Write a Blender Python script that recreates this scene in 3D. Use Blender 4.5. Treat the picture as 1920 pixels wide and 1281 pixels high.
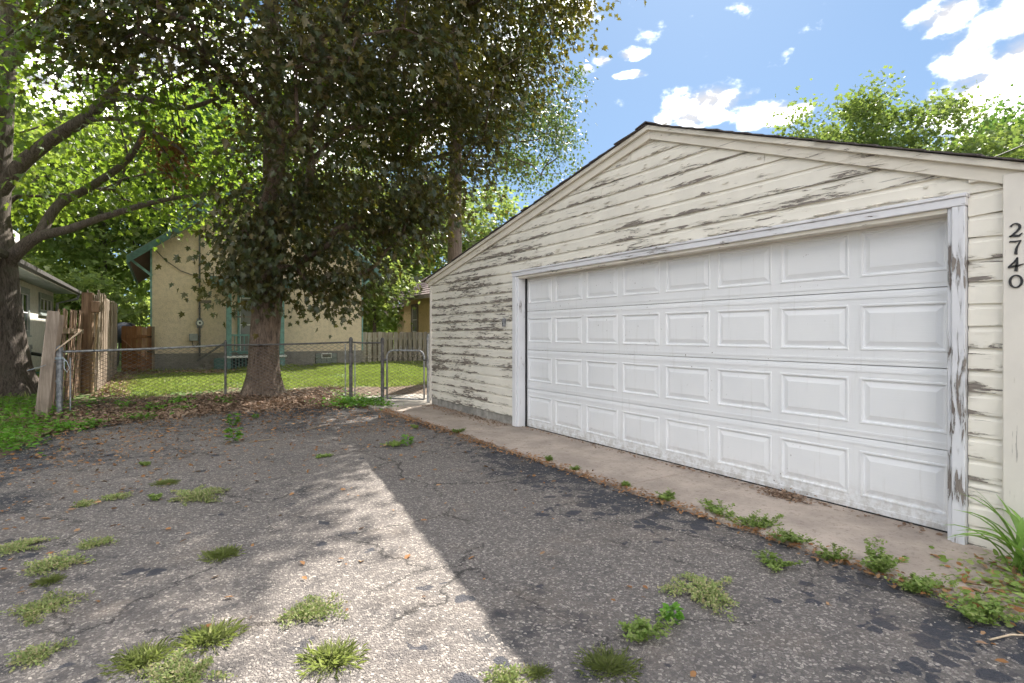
import bpy, math
import numpy as np
from mathutils import Matrix, Vector

# ------------------------------------------------------------------ camera, sky, sun, exposure
scene = bpy.context.scene
for o in list(bpy.data.objects): bpy.data.objects.remove(o)
COL = scene.collection
cam_d = bpy.data.cameras.new('camera'); cam = bpy.data.objects.new('camera', cam_d); COL.objects.link(cam)
cam_d.sensor_width = 36.0; cam_d.lens = 36.0 * 1017 / 1920
cam_d.shift_y = -15.5 / 1920
cam_d.clip_start = 0.05; cam_d.clip_end = 3000
cam.location = (0, 0, 1.31)
cam.rotation_euler = (math.radians(90), 0, -math.atan2(0.546, 0.8378))
scene.camera = cam
scene.render.resolution_x = 1024; scene.render.resolution_y = 683

SUN = Vector((0.85, 0.64, 1.0)).normalized()
SUN_EL = math.asin(SUN.z); SUN_AZ = math.atan2(SUN.x, SUN.y)
sun_d = bpy.data.lights.new('sun', 'SUN'); sun = bpy.data.objects.new('sun', sun_d); COL.objects.link(sun)
sun_d.energy = 2.0; sun_d.angle = math.radians(0.55); sun_d.color = (1.0, 0.94, 0.85)
sun.rotation_euler = SUN.to_track_quat('Z', 'Y').to_euler(); sun.location = (20, 15, 30)

scene.view_settings.view_transform = 'Standard'
scene.view_settings.look = 'None'
scene.view_settings.exposure = 2.7
scene.view_settings.gamma = 1.0
SKY_STRENGTH = 0.15
cy = scene.cycles
cy.max_bounces = 6; cy.diffuse_bounces = 4; cy.glossy_bounces = 2; cy.transmission_bounces = 4; cy.transparent_max_bounces = 4
cy.caustics_reflective = False; cy.caustics_refractive = False
SKY_GAMMA, SKY_SAT, SKY_VAL = 0.40, 1.15, 1.0
SKY_TINT = (0.248, 0.335, 0.44)
CLOUD_HI, CLOUD_LO = (8.4, 8.0, 7.5), (0.88, 0.88, 0.92)  # cloud tops brightened for fill light

def nd(nt, typ, loc=None, **kw):
    n = nt.nodes.new(typ)
    for k, v in kw.items():
        if k.startswith('i_'):
            key = k[2:].replace('_', ' ')
            n.inputs[int(key) if key.isdigit() else key].default_value = v
        else: setattr(n, k, v)
    return n
def ln(nt, a, b): nt.links.new(a, b)
def math_n(nt, op, a, b=None, c=None, clamp=False):
    n = nt.nodes.new('ShaderNodeMath'); n.operation = op; n.use_clamp = clamp
    for i, v in enumerate((a, b, c)):
        if v is None: continue
        if isinstance(v, (int, float)): n.inputs[i].default_value = v
        else: nt.links.new(v, n.inputs[i])
    return n.outputs[0]
def maprange(nt, v, a, b, c=0.0, d=1.0, smooth=True):
    n = nt.nodes.new('ShaderNodeMapRange'); n.interpolation_type = 'SMOOTHSTEP' if smooth else 'LINEAR'; n.clamp = True
    nt.links.new(v, n.inputs[0])
    for i, x in enumerate((a, b, c, d)): n.inputs[i + 1].default_value = x
    return n.outputs[0]
def mixc(nt, f, a, b, blend='MIX'):
    n = nt.nodes.new('ShaderNodeMix'); n.data_type = 'RGBA'; n.blend_type = blend
    for sock, v in ((n.inputs[0], f), (n.inputs[6], a), (n.inputs[7], b)):
        if isinstance(v, (int, float)): sock.default_value = v
        elif isinstance(v, tuple): sock.default_value = (*v[:3], 1)
        else: nt.links.new(v, sock)
    return n.outputs[2]
def noise(nt, vec, scale, detail=4, rough=0.55, dist=0.0):
    n = nt.nodes.new('ShaderNodeTexNoise'); n.inputs['Scale'].default_value = scale
    n.inputs['Detail'].default_value = detail; n.inputs['Roughness'].default_value = rough; n.inputs['Distortion'].default_value = dist
    if vec is not None: nt.links.new(vec, n.inputs['Vector'])
    return n.outputs['Fac']
def voro(nt, vec, scale, feature='F1', out='Distance', rnd=1.0):
    n = nt.nodes.new('ShaderNodeTexVoronoi'); n.feature = feature; n.inputs['Scale'].default_value = scale
    n.inputs['Randomness'].default_value = rnd
    if vec is not None: nt.links.new(vec, n.inputs['Vector'])
    return n.outputs[out]
def mapping(nt, vec, scale=(1, 1, 1), rot=(0, 0, 0), loc=(0, 0, 0)):
    n = nt.nodes.new('ShaderNodeMapping'); n.inputs['Scale'].default_value = scale; n.inputs['Rotation'].default_value = rot; n.inputs['Location'].default_value = loc
    nt.links.new(vec, n.inputs['Vector']); return n.outputs[0]

def make_world():
    w = bpy.data.worlds.new('World'); scene.world = w; w.use_nodes = True
    w.cycles.sampling_method = 'MANUAL'; w.cycles.sample_map_resolution = 256
    nt = w.node_tree; nt.nodes.clear()
    sky = nd(nt, 'ShaderNodeTexSky'); sky.sky_type = 'NISHITA'; sky.sun_disc = False
    sky.sun_elevation = SUN_EL; sky.sun_rotation = SUN_AZ
    sky.air_density = 1.0; sky.dust_density = 0.4; sky.ozone_density = 1.5; sky.altitude = 200
    tc = nd(nt, 'ShaderNodeTexCoord'); d = tc.outputs['Generated']
    sep = nd(nt, 'ShaderNodeSeparateXYZ'); ln(nt, d, sep.inputs[0])
    # clouds seen above the garage, plus unseen cumulus over the dome added as fill
    az = math_n(nt, 'ARCTAN2', sep.outputs[0], sep.outputs[1])
    el = math_n(nt, 'ARCSINE', sep.outputs[2])
    comb = nd(nt, 'ShaderNodeCombineXYZ'); ln(nt, az, comb.inputs[0]); ln(nt, el, comb.inputs[1])
    fb = noise(nt, mapping(nt, comb.outputs[0], (14, 21, 1)), 1.0, 5, 0.58)
    fb2 = noise(nt, mapping(nt, comb.outputs[0], (14, 21, 1), loc=(0.1, -0.35, 0)), 1.0, 2, 0.5)
    cover = noise(nt, mapping(nt, comb.outputs[0], (1.6, 3.2, 1), loc=(9.442, 4.127, 0)), 1.0, 1, 0.5)
    total = maprange(nt, cover, 0.455, 0.63, 0.0, 0.62)  # unseen cover kept dense so the clouds fill the shade
    a0 = math.atan2(0.546, 0.8378)
    def dirpx(px, py):
        X = (px - 960) / 1017; h = (625 - py) / 1017
        return a0 + math.atan(X), math.atan(h / math.hypot(1, X))
    best = None
    for (px, py, wx, wy) in [(1325, 186, 82, 32), (1290, 220, 80, 22), (1445, 218, 66, 26), (1130, 112, 20, 12), (1095, 132, 20, 11),
                             (1182, 102, 30, 12), (1185, 140, 28, 8), (1780, 25, 70, 34), (1890, 45, 100, 46), (1075, 20, 50, 36)]:
        az0, el0 = dirpx(px, py); sx, _ = dirpx(px + wx, py); _, sy = dirpx(px, py - wy)
        rx = max(abs(sx - az0), 1e-3); ry = max(abs(sy - el0), 1e-3)
        vm = nd(nt, 'ShaderNodeVectorMath', operation='MULTIPLY_ADD'); ln(nt, comb.outputs[0], vm.inputs[0])
        vm.inputs[1].default_value = (1 / rx, 1 / ry, 0); vm.inputs[2].default_value = (-az0 / rx, -el0 / ry, 0)
        le = nd(nt, 'ShaderNodeVectorMath', operation='LENGTH'); ln(nt, vm.outputs[0], le.inputs[0])
        best = le.outputs['Value'] if best is None else math_n(nt, 'MINIMUM', best, le.outputs['Value'])
    total = math_n(nt, 'MAXIMUM', total, maprange(nt, best, 0.0, 1.5, 0.66, 0.0, smooth=False))
    dens = math_n(nt, 'MULTIPLY_ADD', fb, 1.1, math_n(nt, 'SUBTRACT', total, 0.55))
    mask = maprange(nt, dens, 0.12, 0.60)
    lit = maprange(nt, math_n(nt, 'SUBTRACT', fb2, fb), -0.10, 0.12)
    cl = mixc(nt, lit, CLOUD_HI, CLOUD_LO)
    # the camera's highlight compression: same curve over the whole dome
    gm = nd(nt, 'ShaderNodeGamma'); ln(nt, sky.outputs[0], gm.inputs[0]); gm.inputs[1].default_value = SKY_GAMMA
    hs = nd(nt, 'ShaderNodeHueSaturation'); ln(nt, gm.outputs[0], hs.inputs['Color']); hs.inputs['Saturation'].default_value = SKY_SAT; hs.inputs['Value'].default_value = SKY_VAL
    tinted = mixc(nt, 1.0, hs.outputs[0], SKY_TINT, 'MULTIPLY')
    colr = mixc(nt, math_n(nt, 'MULTIPLY', mask, 0.95), tinted, cl)
    bg = nd(nt, 'ShaderNodeBackground'); ln(nt, colr, bg.inputs[0]); bg.inputs[1].default_value = SKY_STRENGTH
    out = nd(nt, 'ShaderNodeOutputWorld'); ln(nt, bg.outputs[0], out.inputs[0])
make_world()

# ------------------------------------------------------------------ helpers
WM = {}
def root(name, label, cat, loc=(0, 0, 0), group=None):
    o = bpy.data.objects.new(name, None); COL.objects.link(o); o.location = loc; o.empty_display_size = 0.3
    WM[o.name] = Matrix.Translation(loc)
    o['label'] = label; o['category'] = cat
    if group: o['group'] = group
    return o
def tag(o, label, cat, group=None):
    o['label'] = label; o['category'] = cat
    if group: o['group'] = group
    return o
def link(name, me, parent=None, loc=(0, 0, 0), rot=(0, 0, 0), scale=(1, 1, 1), kind=None, bevel=0):
    o = bpy.data.objects.new(name, me); COL.objects.link(o)
    o.location = loc; o.rotation_euler = rot; o.scale = scale
    if parent is not None:
        o.parent = parent; o.matrix_parent_inverse = WM[parent.name].inverted()
    WM[o.name] = Matrix.LocRotScale(Vector(loc), o.rotation_euler, Vector(scale))
    if kind: o['kind'] = kind
    if bevel:
        m = o.modifiers.new('bevel', 'BEVEL'); m.width = bevel; m.segments = 1; m.limit_method = 'ANGLE'
    return o
class MB:
    """collects polygons and becomes one mesh"""
    def __init__(s): s.v = []; s.f = []; s.mi = []
    def add(s, V, F, mi=0):
        n = len(s.v); s.v += [tuple(p) for p in V]; s.f += [[i + n for i in f] for f in F]; s.mi += [mi] * len(F); return s
    def box(s, x0, x1, y0, y1, z0, z1, mi=0):
        V = [(x, y, z) for x in (x0, x1) for y in (y0, y1) for z in (z0, z1)]
        F = [[0, 1, 3, 2], [4, 6, 7, 5], [0, 4, 5, 1], [2, 3, 7, 6], [0, 2, 6, 4], [1, 5, 7, 3]]
        return s.add(V, F, mi)
    def beam(s, a, b, w, h, up=(0, 0, 1), mi=0):
        a, b, up = Vector(a), Vector(b), Vector(up); d = (b - a).normalized(); r = d.cross(up).normalized(); u = r.cross(d)
        V = [p + r * sx * w / 2 + u * sy * h / 2 for p in (a, b) for sx in (-1, 1) for sy in (-1, 1)]
        F = [[0, 1, 3, 2], [4, 6, 7, 5], [0, 4, 5, 1], [2, 3, 7, 6], [0, 2, 6, 4], [1, 5, 7, 3]]
        return s.add(V, F, mi)
    def tube(s, pts, rad, sides=8, cap=True, mi=0):
        pts = [Vector(p) for p in pts]; n = len(pts)
        if not hasattr(rad, '__len__'): rad = [rad] * n
        V = []; ref = Vector((0.31, 0.17, 0.94)); 
        for i, p in enumerate(pts):
            d = (pts[min(i + 1, n - 1)] - pts[max(i - 1, 0)]).normalized()
            if abs(d.dot(ref)) > 0.95: ref = Vector((0.9, 0.4, 0.1)).normalized()
            r = d.cross(ref).normalized(); u = r.cross(d).normalized(); ref = u
            for k in range(sides):
                t = 2 * math.pi * k / sides
                V.append(p + (r * math.cos(t) + u * math.sin(t)) * rad[i])
        F = []
        for i in range(n - 1):
            for k in range(sides):
                k2 = (k + 1) % sides
                F.append([i * sides + k, i * sides + k2, (i + 1) * sides + k2, (i + 1) * sides + k])
        if cap: F.append(list(range(sides))[::-1]); F.append([(n - 1) * sides + k for k in range(sides)])
        return s.add(V, F, mi)
    def prism(s, poly, axis, a, b, mi=0):
        """poly of 2-D points extruded along axis from a to b"""
        def p3(p, t): return {'x': (t, p[0], p[1]), 'y': (p[0], t, p[1]), 'z': (p[0], p[1], t)}[axis]
        n = len(poly); V = [p3(p, a) for p in poly] + [p3(p, b) for p in poly]
        F = [list(range(n))[::-1], list(range(n, 2 * n))] + [[i, (i + 1) % n, n + (i + 1) % n, n + i] for i in range(n)]
        return s.add(V, F, mi)
    def mesh(s, name, mats, smooth=False, recalc=True):
        me = bpy.data.meshes.new(name); me.from_pydata(s.v, [], s.f)
        for m in (mats if isinstance(mats, (list, tuple)) else [mats]): me.materials.append(m)
        if any(s.mi): me.polygons.foreach_set('material_index', s.mi)
        if recalc:
            import bmesh
            bm = bmesh.new(); bm.from_mesh(me); bmesh.ops.recalc_face_normals(bm, faces=bm.faces); bm.to_mesh(me); bm.free()
        if smooth: me.polygons.foreach_set('use_smooth', [True] * len(me.polygons))
        me.update(); return me
    def part(s, name, mats, parent=None, smooth=False, kind=None, bevel=0, **kw):
        return link(name, s.mesh(name, mats, smooth), parent, kind=kind, bevel=bevel, **kw)
def mesh_np(name, V, F, mat, smooth=False):
    """V (n,3); F (m,k) polygons of one size"""
    V = np.asarray(V, np.float32); F = np.asarray(F, np.int32); m, k = F.shape
    me = bpy.data.meshes.new(name); me.vertices.add(len(V)); me.vertices.foreach_set('co', V.ravel())
    me.loops.add(m * k); me.loops.foreach_set('vertex_index', F.ravel())
    me.polygons.add(m); me.polygons.foreach_set('loop_start', np.arange(0, m * k, k, dtype=np.int32))
    me.polygons.foreach_set('loop_total', np.full(m, k, np.int32))
    if smooth: me.polygons.foreach_set('use_smooth', np.ones(m, bool))
    me.materials.append(mat); me.update(calc_edges=True); me.validate(); return me
def nrm(a): return a / np.maximum(np.linalg.norm(a, axis=-1, keepdims=True), 1e-9)
def scatter(P, T, N, S, tv, tf):
    """place leaf template tv (k,3: x across, y along tip, z normal) at P with tip T, normal N, size S"""
    T = nrm(T); N = nrm(N - (N * T).sum(1, keepdims=True) * T); X = np.cross(T, N)
    S = np.asarray(S)[:, None, None]
    tv = np.asarray(tv)[None]
    V = P[:, None] + S * (tv[..., 0:1] * X[:, None] + tv[..., 1:2] * T[:, None] + tv[..., 2:3] * N[:, None])
    k = tv.shape[1]; F = np.asarray(tf)[None] + (np.arange(len(P)) * k)[:, None, None]
    return V.reshape(-1, 3), F.reshape(-1, F.shape[-1])

# leaf templates
_half = [(0, 0), (0.35, -0.12), (0.25, 0.11), (0.57, 0.39), (0.21, 0.42), (0.27, 0.69), (0.11, 0.66), (0, 1.02)]
MAPLE_V = [(x, y, 0.22 * abs(x) - 0.18 * y * y) for x, y in _half] + [(-x, y, 0.22 * abs(x) - 0.18 * y * y) for x, y in _half[1:-1]]
MAPLE_F = [list(range(8)), [0, 7] + [8 + i for i in range(5, -1, -1)]]
OVAL_V = [(0, 0, 0), (0.28, 0.35, 0.05), (0.2, 0.75, 0.0), (0, 1, -0.1), (-0.2, 0.75, 0.0), (-0.28, 0.35, 0.05)]
OVAL_F = [[0, 1, 2, 3], [0, 3, 4, 5]]
CLUMP_V = [(0, 0, 0), (0.55, 0.25, 0.12), (0.25, 0.5, 0), (0.45, 0.95, -0.05), (0, 0.7, 0.05), (-0.4, 1.0, -0.1), (-0.28, 0.5, 0.02), (-0.6, 0.3, 0.1)]
CLUMP_F = [[0, 1, 2, 4], [2, 3, 4, 4], [0, 4, 6, 7], [4, 5, 6, 6]]
CLUMP_F = [[0, 1, 2], [0, 2, 4], [2, 3, 4], [0, 4, 6], [4, 5, 6], [0, 6, 7]]

# ------------------------------------------------------------------ materials
def new_mat(name):
    m = bpy.data.materials.new(name); m.use_nodes = True; nt = m.node_tree; nt.nodes.clear()
    out = nd(nt, 'ShaderNodeOutputMaterial'); bs = nd(nt, 'ShaderNodeBsdfPrincipled'); ln(nt, bs.outputs[0], out.inputs[0])
    geo = nd(nt, 'ShaderNodeNewGeometry')
    return m, nt, bs, geo.outputs['Position'], geo
def bump(nt, bs, h, strength=0.5, dist=0.01):
    b = nd(nt, 'ShaderNodeBump'); b.inputs['Strength'].default_value = strength; b.inputs['Distance'].default_value = dist
    ln(nt, h, b.inputs['Height']); ln(nt, b.outputs[0], bs.inputs['Normal']); return b
def setc(nt, bs, c):
    if isinstance(c, tuple): bs.inputs['Base Color'].default_value = (*c, 1)
    else: ln(nt, c, bs.inputs['Base Color'])

def mat_plain(name, c, rough=0.6, var=0.12, scale=6.0, metal=0.0, bumps=0.0, bscale=60, dirt=None):
    m, nt, bs, P, geo = new_mat(name)
    n = noise(nt, P, scale, 5, 0.6)
    c2 = tuple(max(0, x * (1 - 2.2 * var)) for x in c); c1 = tuple(min(1, x * (1 + var)) for x in c)
    col = mixc(nt, maprange(nt, n, 0.3, 0.7), c1, c2)
    if dirt:
        dn = noise(nt, P, scale * 2.7, 6, 0.7)
        col = mixc(nt, maprange(nt, dn, 0.56, 0.72, 0, 0.75), col, dirt)
    setc(nt, bs, col); bs.inputs['Roughness'].default_value = rough; bs.inputs['Metallic'].default_value = metal
    if bumps: bump(nt, bs, noise(nt, P, bscale, 4, 0.6), bumps, 0.004)
    return m

def mat_siding(name, paint, bare1, bare2, z0, pitch, amount=0.0, left_wear=True, vertical=False):
    """old flaking paint over grey bare wood"""
    m, nt, bs, P, geo = new_mat(name)
    sep = nd(nt, 'ShaderNodeSeparateXYZ'); ln(nt, P, sep.inputs[0])
    st = (9, 9, 1.1) if vertical else (9, 1.1, 9)
    q = mapping(nt, P, st)
    n1 = noise(nt, q, 3.9, 6, 0.70, 0.8)
    n2 = noise(nt, mapping(nt, P, (1, 0.55, 1.6)), 1.5, 3, 0.5)
    fine = noise(nt, mapping(nt, P, (60, 60, 5) if vertical else (60, 5, 60)), 1.5, 5, 0.7)
    v = n1
    if not vertical:
        fr = math_n(nt, 'FRACT', math_n(nt, 'MULTIPLY', math_n(nt, 'SUBTRACT', sep.outputs[2], z0), 1 / pitch))
        low = maprange(nt, fr, 0.0, 0.45, 1.0, 0.0)
        v = math_n(nt, 'MULTIPLY_ADD', low, 0.15, v)
    if left_wear:
        lw = maprange(nt, sep.outputs[1], 5.0, 7.5)
        v = math_n(nt, 'MULTIPLY_ADD', lw, 0.085, v)
        stub = maprange(nt, sep.outputs[1], 1.0, 1.3, 0.07, 0.0)
        v = math_n(nt, 'SUBTRACT', v, stub)
    v = math_n(nt, 'MULTIPLY_ADD', math_n(nt, 'SUBTRACT', n2, 0.5), 0.62, v)
    v = math_n(nt, 'ADD', v, amount)
    mask = maprange(nt, v, 0.682, 0.694)
    near = maprange(nt, v, 0.60, 0.69)
    wood = mixc(nt, maprange(nt, fine, 0.35, 0.65), bare1, bare2)
    pn = noise(nt, P, 3.0, 5, 0.6)
    pc = mixc(nt, maprange(nt, pn, 0.3, 0.75), paint, tuple(x * 0.9 for x in paint))
    pc = mixc(nt, math_n(nt, 'MULTIPLY', near, 0.35), pc, tuple(x * y for x, y in zip(paint, (0.80, 0.76, 0.68))))
    # hairline splits
    crk = maprange(nt, noise(nt, mapping(nt, P, (26, 26, 1.0) if vertical else (26, 1.0, 26)), 2.2, 5, 0.6), 0.665, 0.675)
    pc = mixc(nt, math_n(nt, 'MULTIPLY', crk, 0.55), pc, bare1)
    setc(nt, bs, mixc(nt, mask, pc, wood)); bs.inputs['Roughness'].default_value = 0.55
    hgt = math_n(nt, 'SUBTRACT', math_n(nt, 'MULTIPLY_ADD', near, 0.35, math_n(nt, 'MULTIPLY', fine, 0.12)), math_n(nt, 'MULTIPLY', mask, 1.0))
    bump(nt, bs, hgt, 0.9, 0.006)
    return m

def mat_wood(name, c1, c2, axis='z', rough=0.8, per=True):
    m, nt, bs, P, geo = new_mat(name)
    sc = {'z': (16, 16, 0.8), 'y': (16, 0.8, 16), 'x': (0.8, 16, 16)}[axis]
    g = noise(nt, mapping(nt, P, sc), 2.2, 6, 0.65, 0.5)
    col = mixc(nt, maprange(nt, g, 0.3, 0.7), c1, c2)
    w = noise(nt, P, 2.3, 4, 0.6)
    col = mixc(nt, maprange(nt, w, 0.45, 0.75, 0, 0.5), col, tuple(x * 0.55 for x in c2))
    oi = nd(nt, 'ShaderNodeObjectInfo')
    hsv = nd(nt, 'ShaderNodeHueSaturation'); ln(nt, col, hsv.inputs['Color'])
    ln(nt, maprange(nt, oi.outputs['Random'], 0, 1, 0.72, 1.25, False), hsv.inputs['Value'])
    ln(nt, maprange(nt, oi.outputs['Random'], 0, 1, 1.1, 0.8, False), hsv.inputs['Saturation'])
    setc(nt, bs, hsv.outputs[0]); bs.inputs['Roughness'].default_value = rough
    bump(nt, bs, g, 0.5, 0.006); return m

def mat_stucco(name, c, c2):
    m, nt, bs, P, geo = new_mat(name)
    a = noise(nt, P, 1.1, 4, 0.6); b = noise(nt, P, 26, 5, 0.7); d = voro(nt, P, 55)
    col = mixc(nt, maprange(nt, a, 0.3, 0.7), c, c2)
    mid = noise(nt, P, 8, 3, 0.6)
    col = mixc(nt, maprange(nt, mid, 0.42, 0.66, 0, 0.45), col, tuple(x * 0.74 for x in c2))
    col = mixc(nt, maprange(nt, b, 0.48, 0.70, 0, 0.6), col, tuple(x * 0.6 for x in c2))
    setc(nt, bs, col); bs.inputs['Roughness'].default_value = 0.9
    bump(nt, bs, math_n(nt, 'ADD', b, d), 0.8, 0.012); return m

def mat_leaf(name, cols, trans=(0.25, 0.5, 0.05), tw=0.45, gloss=0.3, rough=0.38):
    m = bpy.data.materials.new(name); m.use_nodes = True; nt = m.node_tree; nt.nodes.clear()
    out = nd(nt, 'ShaderNodeOutputMaterial'); geo = nd(nt, 'ShaderNodeNewGeometry')
    rnd = geo.outputs['Random Per Island']
    ramp = nd(nt, 'ShaderNodeValToRGB'); ln(nt, rnd, ramp.inputs[0])
    el = ramp.color_ramp.elements
    for i, c in enumerate(cols):
        e = el[i] if i < 2 else el.new(1.0)
        e.position = i / (len(cols) - 1); e.color = (*c, 1)
    big = noise(nt, geo.outputs['Position'], 0.9, 2, 0.5)
    hsv = nd(nt, 'ShaderNodeHueSaturation'); ln(nt, ramp.outputs[0], hsv.inputs['Color']); ln(nt, maprange(nt, big, 0.3, 0.7, 0.75, 1.25), hsv.inputs['Value'])
    dif = nd(nt, 'ShaderNodeBsdfPrincipled'); ln(nt, hsv.outputs[0], dif.inputs['Base Color'])
    dif.inputs['Roughness'].default_value = rough; dif.inputs['Specular IOR Level'].default_value = gloss
    tr = nd(nt, 'ShaderNodeBsdfTranslucent')
    tcol = mixc(nt, maprange(nt, rnd, 0, 1, 0.0, 1.0, False), trans, tuple(x * y for x, y in zip(trans, (0.55, 0.7, 0.6))))
    ln(nt, tcol, tr.inputs[0])
    mx = nd(nt, 'ShaderNodeMixShader'); mx.inputs[0].default_value = tw
    ln(nt, dif.outputs[0], mx.inputs[1]); ln(nt, tr.outputs[0], mx.inputs[2]); ln(nt, mx.outputs[0], out.inputs[0])
    return m

def mat_bark(name, c1, c2, scale=1.0):
    m, nt, bs, P, geo = new_mat(name)
    q = mapping(nt, P, (1, 1, 0.16))
    n = noise(nt, q, 17 * scale, 7, 0.70, 1.8)
    r = noise(nt, mapping(nt, P, (1, 1, 0.3)), 60 * scale, 4, 0.6, 0.8)
    h = math_n(nt, 'ADD', math_n(nt, 'MULTIPLY', n, 0.95), math_n(nt, 'MULTIPLY', r, 0.35))
    col = mixc(nt, maprange(nt, h, 0.45, 0.85), c2, c1)
    big = noise(nt, P, 2.5, 3, 0.6)
    col = mixc(nt, maprange(nt, big, 0.5, 0.8, 0, 0.4), col, (0.16, 0.17, 0.12))
    setc(nt, bs, col); bs.inputs['Roughness'].default_value = 0.95
    bump(nt, bs, h, 1.0, 0.03); return m

def mat_asphalt():
    m, nt, bs, P, geo = new_mat('worn_asphalt')
    sep = nd(nt, 'ShaderNodeSeparateXYZ'); ln(nt, P, sep.inputs[0])
    warp = nd(nt, 'ShaderNodeTexNoise'); warp.inputs['Scale'].default_value = 30; ln(nt, P, warp.inputs['Vector'])
    vm = nd(nt, 'ShaderNodeVectorMath', operation='MULTIPLY_ADD'); ln(nt, warp.outputs['Color'], vm.inputs[0]); vm.inputs[1].default_value = (0.02, 0.02, 0); ln(nt, P, vm.inputs[2])
    Pw = vm.outputs[0]
    vs = nd(nt, 'ShaderNodeTexVoronoi'); vs.inputs['Scale'].default_value = 72; ln(nt, Pw, vs.inputs['Vector'])
    edge = voro(nt, Pw, 72, 'DISTANCE_TO_EDGE')
    sr = nd(nt, 'ShaderNodeSeparateColor'); ln(nt, vs.outputs['Color'], sr.inputs[0])
    # how far the surface has worn down to the stones
    wear = math_n(nt, 'ADD', math_n(nt, 'MULTIPLY', noise(nt, P, 0.8, 5, 0.6), 0.75), math_n(nt, 'MULTIPLY', noise(nt, P, 5.5, 5, 0.62), 0.6))
    # old sealer survives along the edges of the pad
    xe = maprange(nt, math_n(nt, 'ABSOLUTE', math_n(nt, 'SUBTRACT', sep.outputs[0], 1.0)), 1.3, 2.3, 0.0, 0.145)
    ye = maprange(nt, sep.outputs[1], 6.0, 9.8, 0.0, 0.125)
    wear = math_n(nt, 'SUBTRACT', math_n(nt, 'SUBTRACT', wear, xe), ye)
    cov = maprange(nt, wear, 0.44, 0.72, 0.16, 0.88)
    stone = math_n(nt, 'MULTIPLY', math_n(nt, 'LESS_THAN', sr.outputs[0], cov), maprange(nt, edge, 0.03, 0.12))
    sramp = nd(nt, 'ShaderNodeValToRGB'); ln(nt, sr.outputs[1], sramp.inputs[0])
    cr = sramp.color_ramp
    cr.elements[0].color = (0.16, 0.14, 0.128, 1); cr.elements[1].color = (0.47, 0.415, 0.36, 1)
    e = cr.elements.new(0.45); e.color = (0.21, 0.185, 0.165, 1)
    e = cr.elements.new(0.75); e.color = (0.31, 0.275, 0.245, 1)
    binder = mixc(nt, noise(nt, P, 40, 3, 0.6), (0.085, 0.076, 0.073), (0.185, 0.162, 0.147))
    dark = mixc(nt, maprange(nt, wear, 0.44, 0.62), (0.040, 0.041, 0.048), binder)
    col = mixc(nt, stone, dark, sramp.outputs[0])
    # islands of intact tar
    tv = nd(nt, 'ShaderNodeTexVoronoi'); tv.inputs['Scale'].default_value = 9.5; ln(nt, Pw, tv.inputs['Vector'])
    te = voro(nt, Pw, 9.5, 'DISTANCE_TO_EDGE')
    tsep = nd(nt, 'ShaderNodeSeparateColor'); ln(nt, tv.outputs['Color'], tsep.inputs[0])
    tarea0 = maprange(nt, math_n(nt, 'SUBTRACT', noise(nt, P, 1.3, 4, 0.6), math_n(nt, 'SUBTRACT', wear, 0.64)), 0.50, 0.66)
    tarea = math_n(nt, 'MULTIPLY', tarea0, maprange(nt, math_n(nt, 'SUBTRACT', sep.outputs[0], math_n(nt, 'MULTIPLY', sep.outputs[1], 0.16)), 1.6, 2.6, 0.12, 1.0))
    tar = math_n(nt, 'MULTIPLY', math_n(nt, 'LESS_THAN', tsep.outputs[0], math_n(nt, 'MULTIPLY', tarea, 0.75)), maprange(nt, math_n(nt, 'ADD', te, math_n(nt, 'MULTIPLY', noise(nt, P, 45, 3), 0.12)), 0.10, 0.15))
    col = mixc(nt, math_n(nt, 'MULTIPLY', tar, 0.92), col, (0.042, 0.044, 0.056))
    # cracks
    cw = nd(nt, 'ShaderNodeTexNoise'); cw.inputs['Scale'].default_value = 3.5; cw.inputs['Detail'].default_value = 8; cw.inputs['Roughness'].default_value = 0.72; ln(nt, P, cw.inputs['Vector'])
    cm = nd(nt, 'ShaderNodeVectorMath', operation='MULTIPLY_ADD'); ln(nt, cw.outputs['Color'], cm.inputs[0]); cm.inputs[1].default_value = (0.42, 0.42, 0); ln(nt, P, cm.inputs[2])
    ce = voro(nt, cm.outputs[0], 0.95, 'DISTANCE_TO_EDGE')
    cmask = math_n(nt, 'MULTIPLY', maprange(nt, ce, 0.003, 0.008, 1, 0), maprange(nt, noise(nt, P, 1.1, 2), 0.42, 0.52))
    col = mixc(nt, math_n(nt, 'MULTIPLY', cmask, 0.85), col, (0.03, 0.027, 0.025))
    # fine organic dust
    col = mixc(nt, maprange(nt, noise(nt, P, 2.1, 5, 0.65), 0.5, 0.75, 0, 0.22), col, (0.30, 0.23, 0.17))
    setc(nt, bs, col); bs.inputs['Roughness'].default_value = 0.88
    h = math_n(nt, 'MULTIPLY', maprange(nt, voro(nt, P, 72, 'DISTANCE_TO_EDGE'), 0, 0.3), maprange(nt, voro(nt, P, 30), 0.1, 0.5, 0.6, 1.0))
    bump(nt, bs, h, 0.8, 0.006)
    return m

def mat_concrete(name, c=(0.52, 0.43, 0.36), stain=0.8):
    m, nt, bs, P, geo = new_mat(name)
    a = noise(nt, P, 1.6, 6, 0.65); b = noise(nt, P, 38, 4, 0.7); v = voro(nt, P, 90)
    col = mixc(nt, maprange(nt, a, 0.32, 0.68), c, tuple(x * 0.66 for x in c))
    col = mixc(nt, maprange(nt, b, 0.52, 0.7, 0, 0.55), col, (0.17, 0.14, 0.12))
    col = mixc(nt, maprange(nt, v, 0.05, 0.2, 0.45, 0.0), col, (0.52, 0.48, 0.43))
    d = noise(nt, P, 7, 6, 0.7)
    col = mixc(nt, maprange(nt, d, 0.60, 0.72, 0, stain), col, (0.12, 0.085, 0.06))
    setc(nt, bs, col); bs.inputs['Roughness'].default_value = 0.92
    bump(nt, bs, math_n(nt, 'ADD', b, math_n(nt, 'MULTIPLY', a, 2)), 0.5, 0.008); return m

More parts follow.
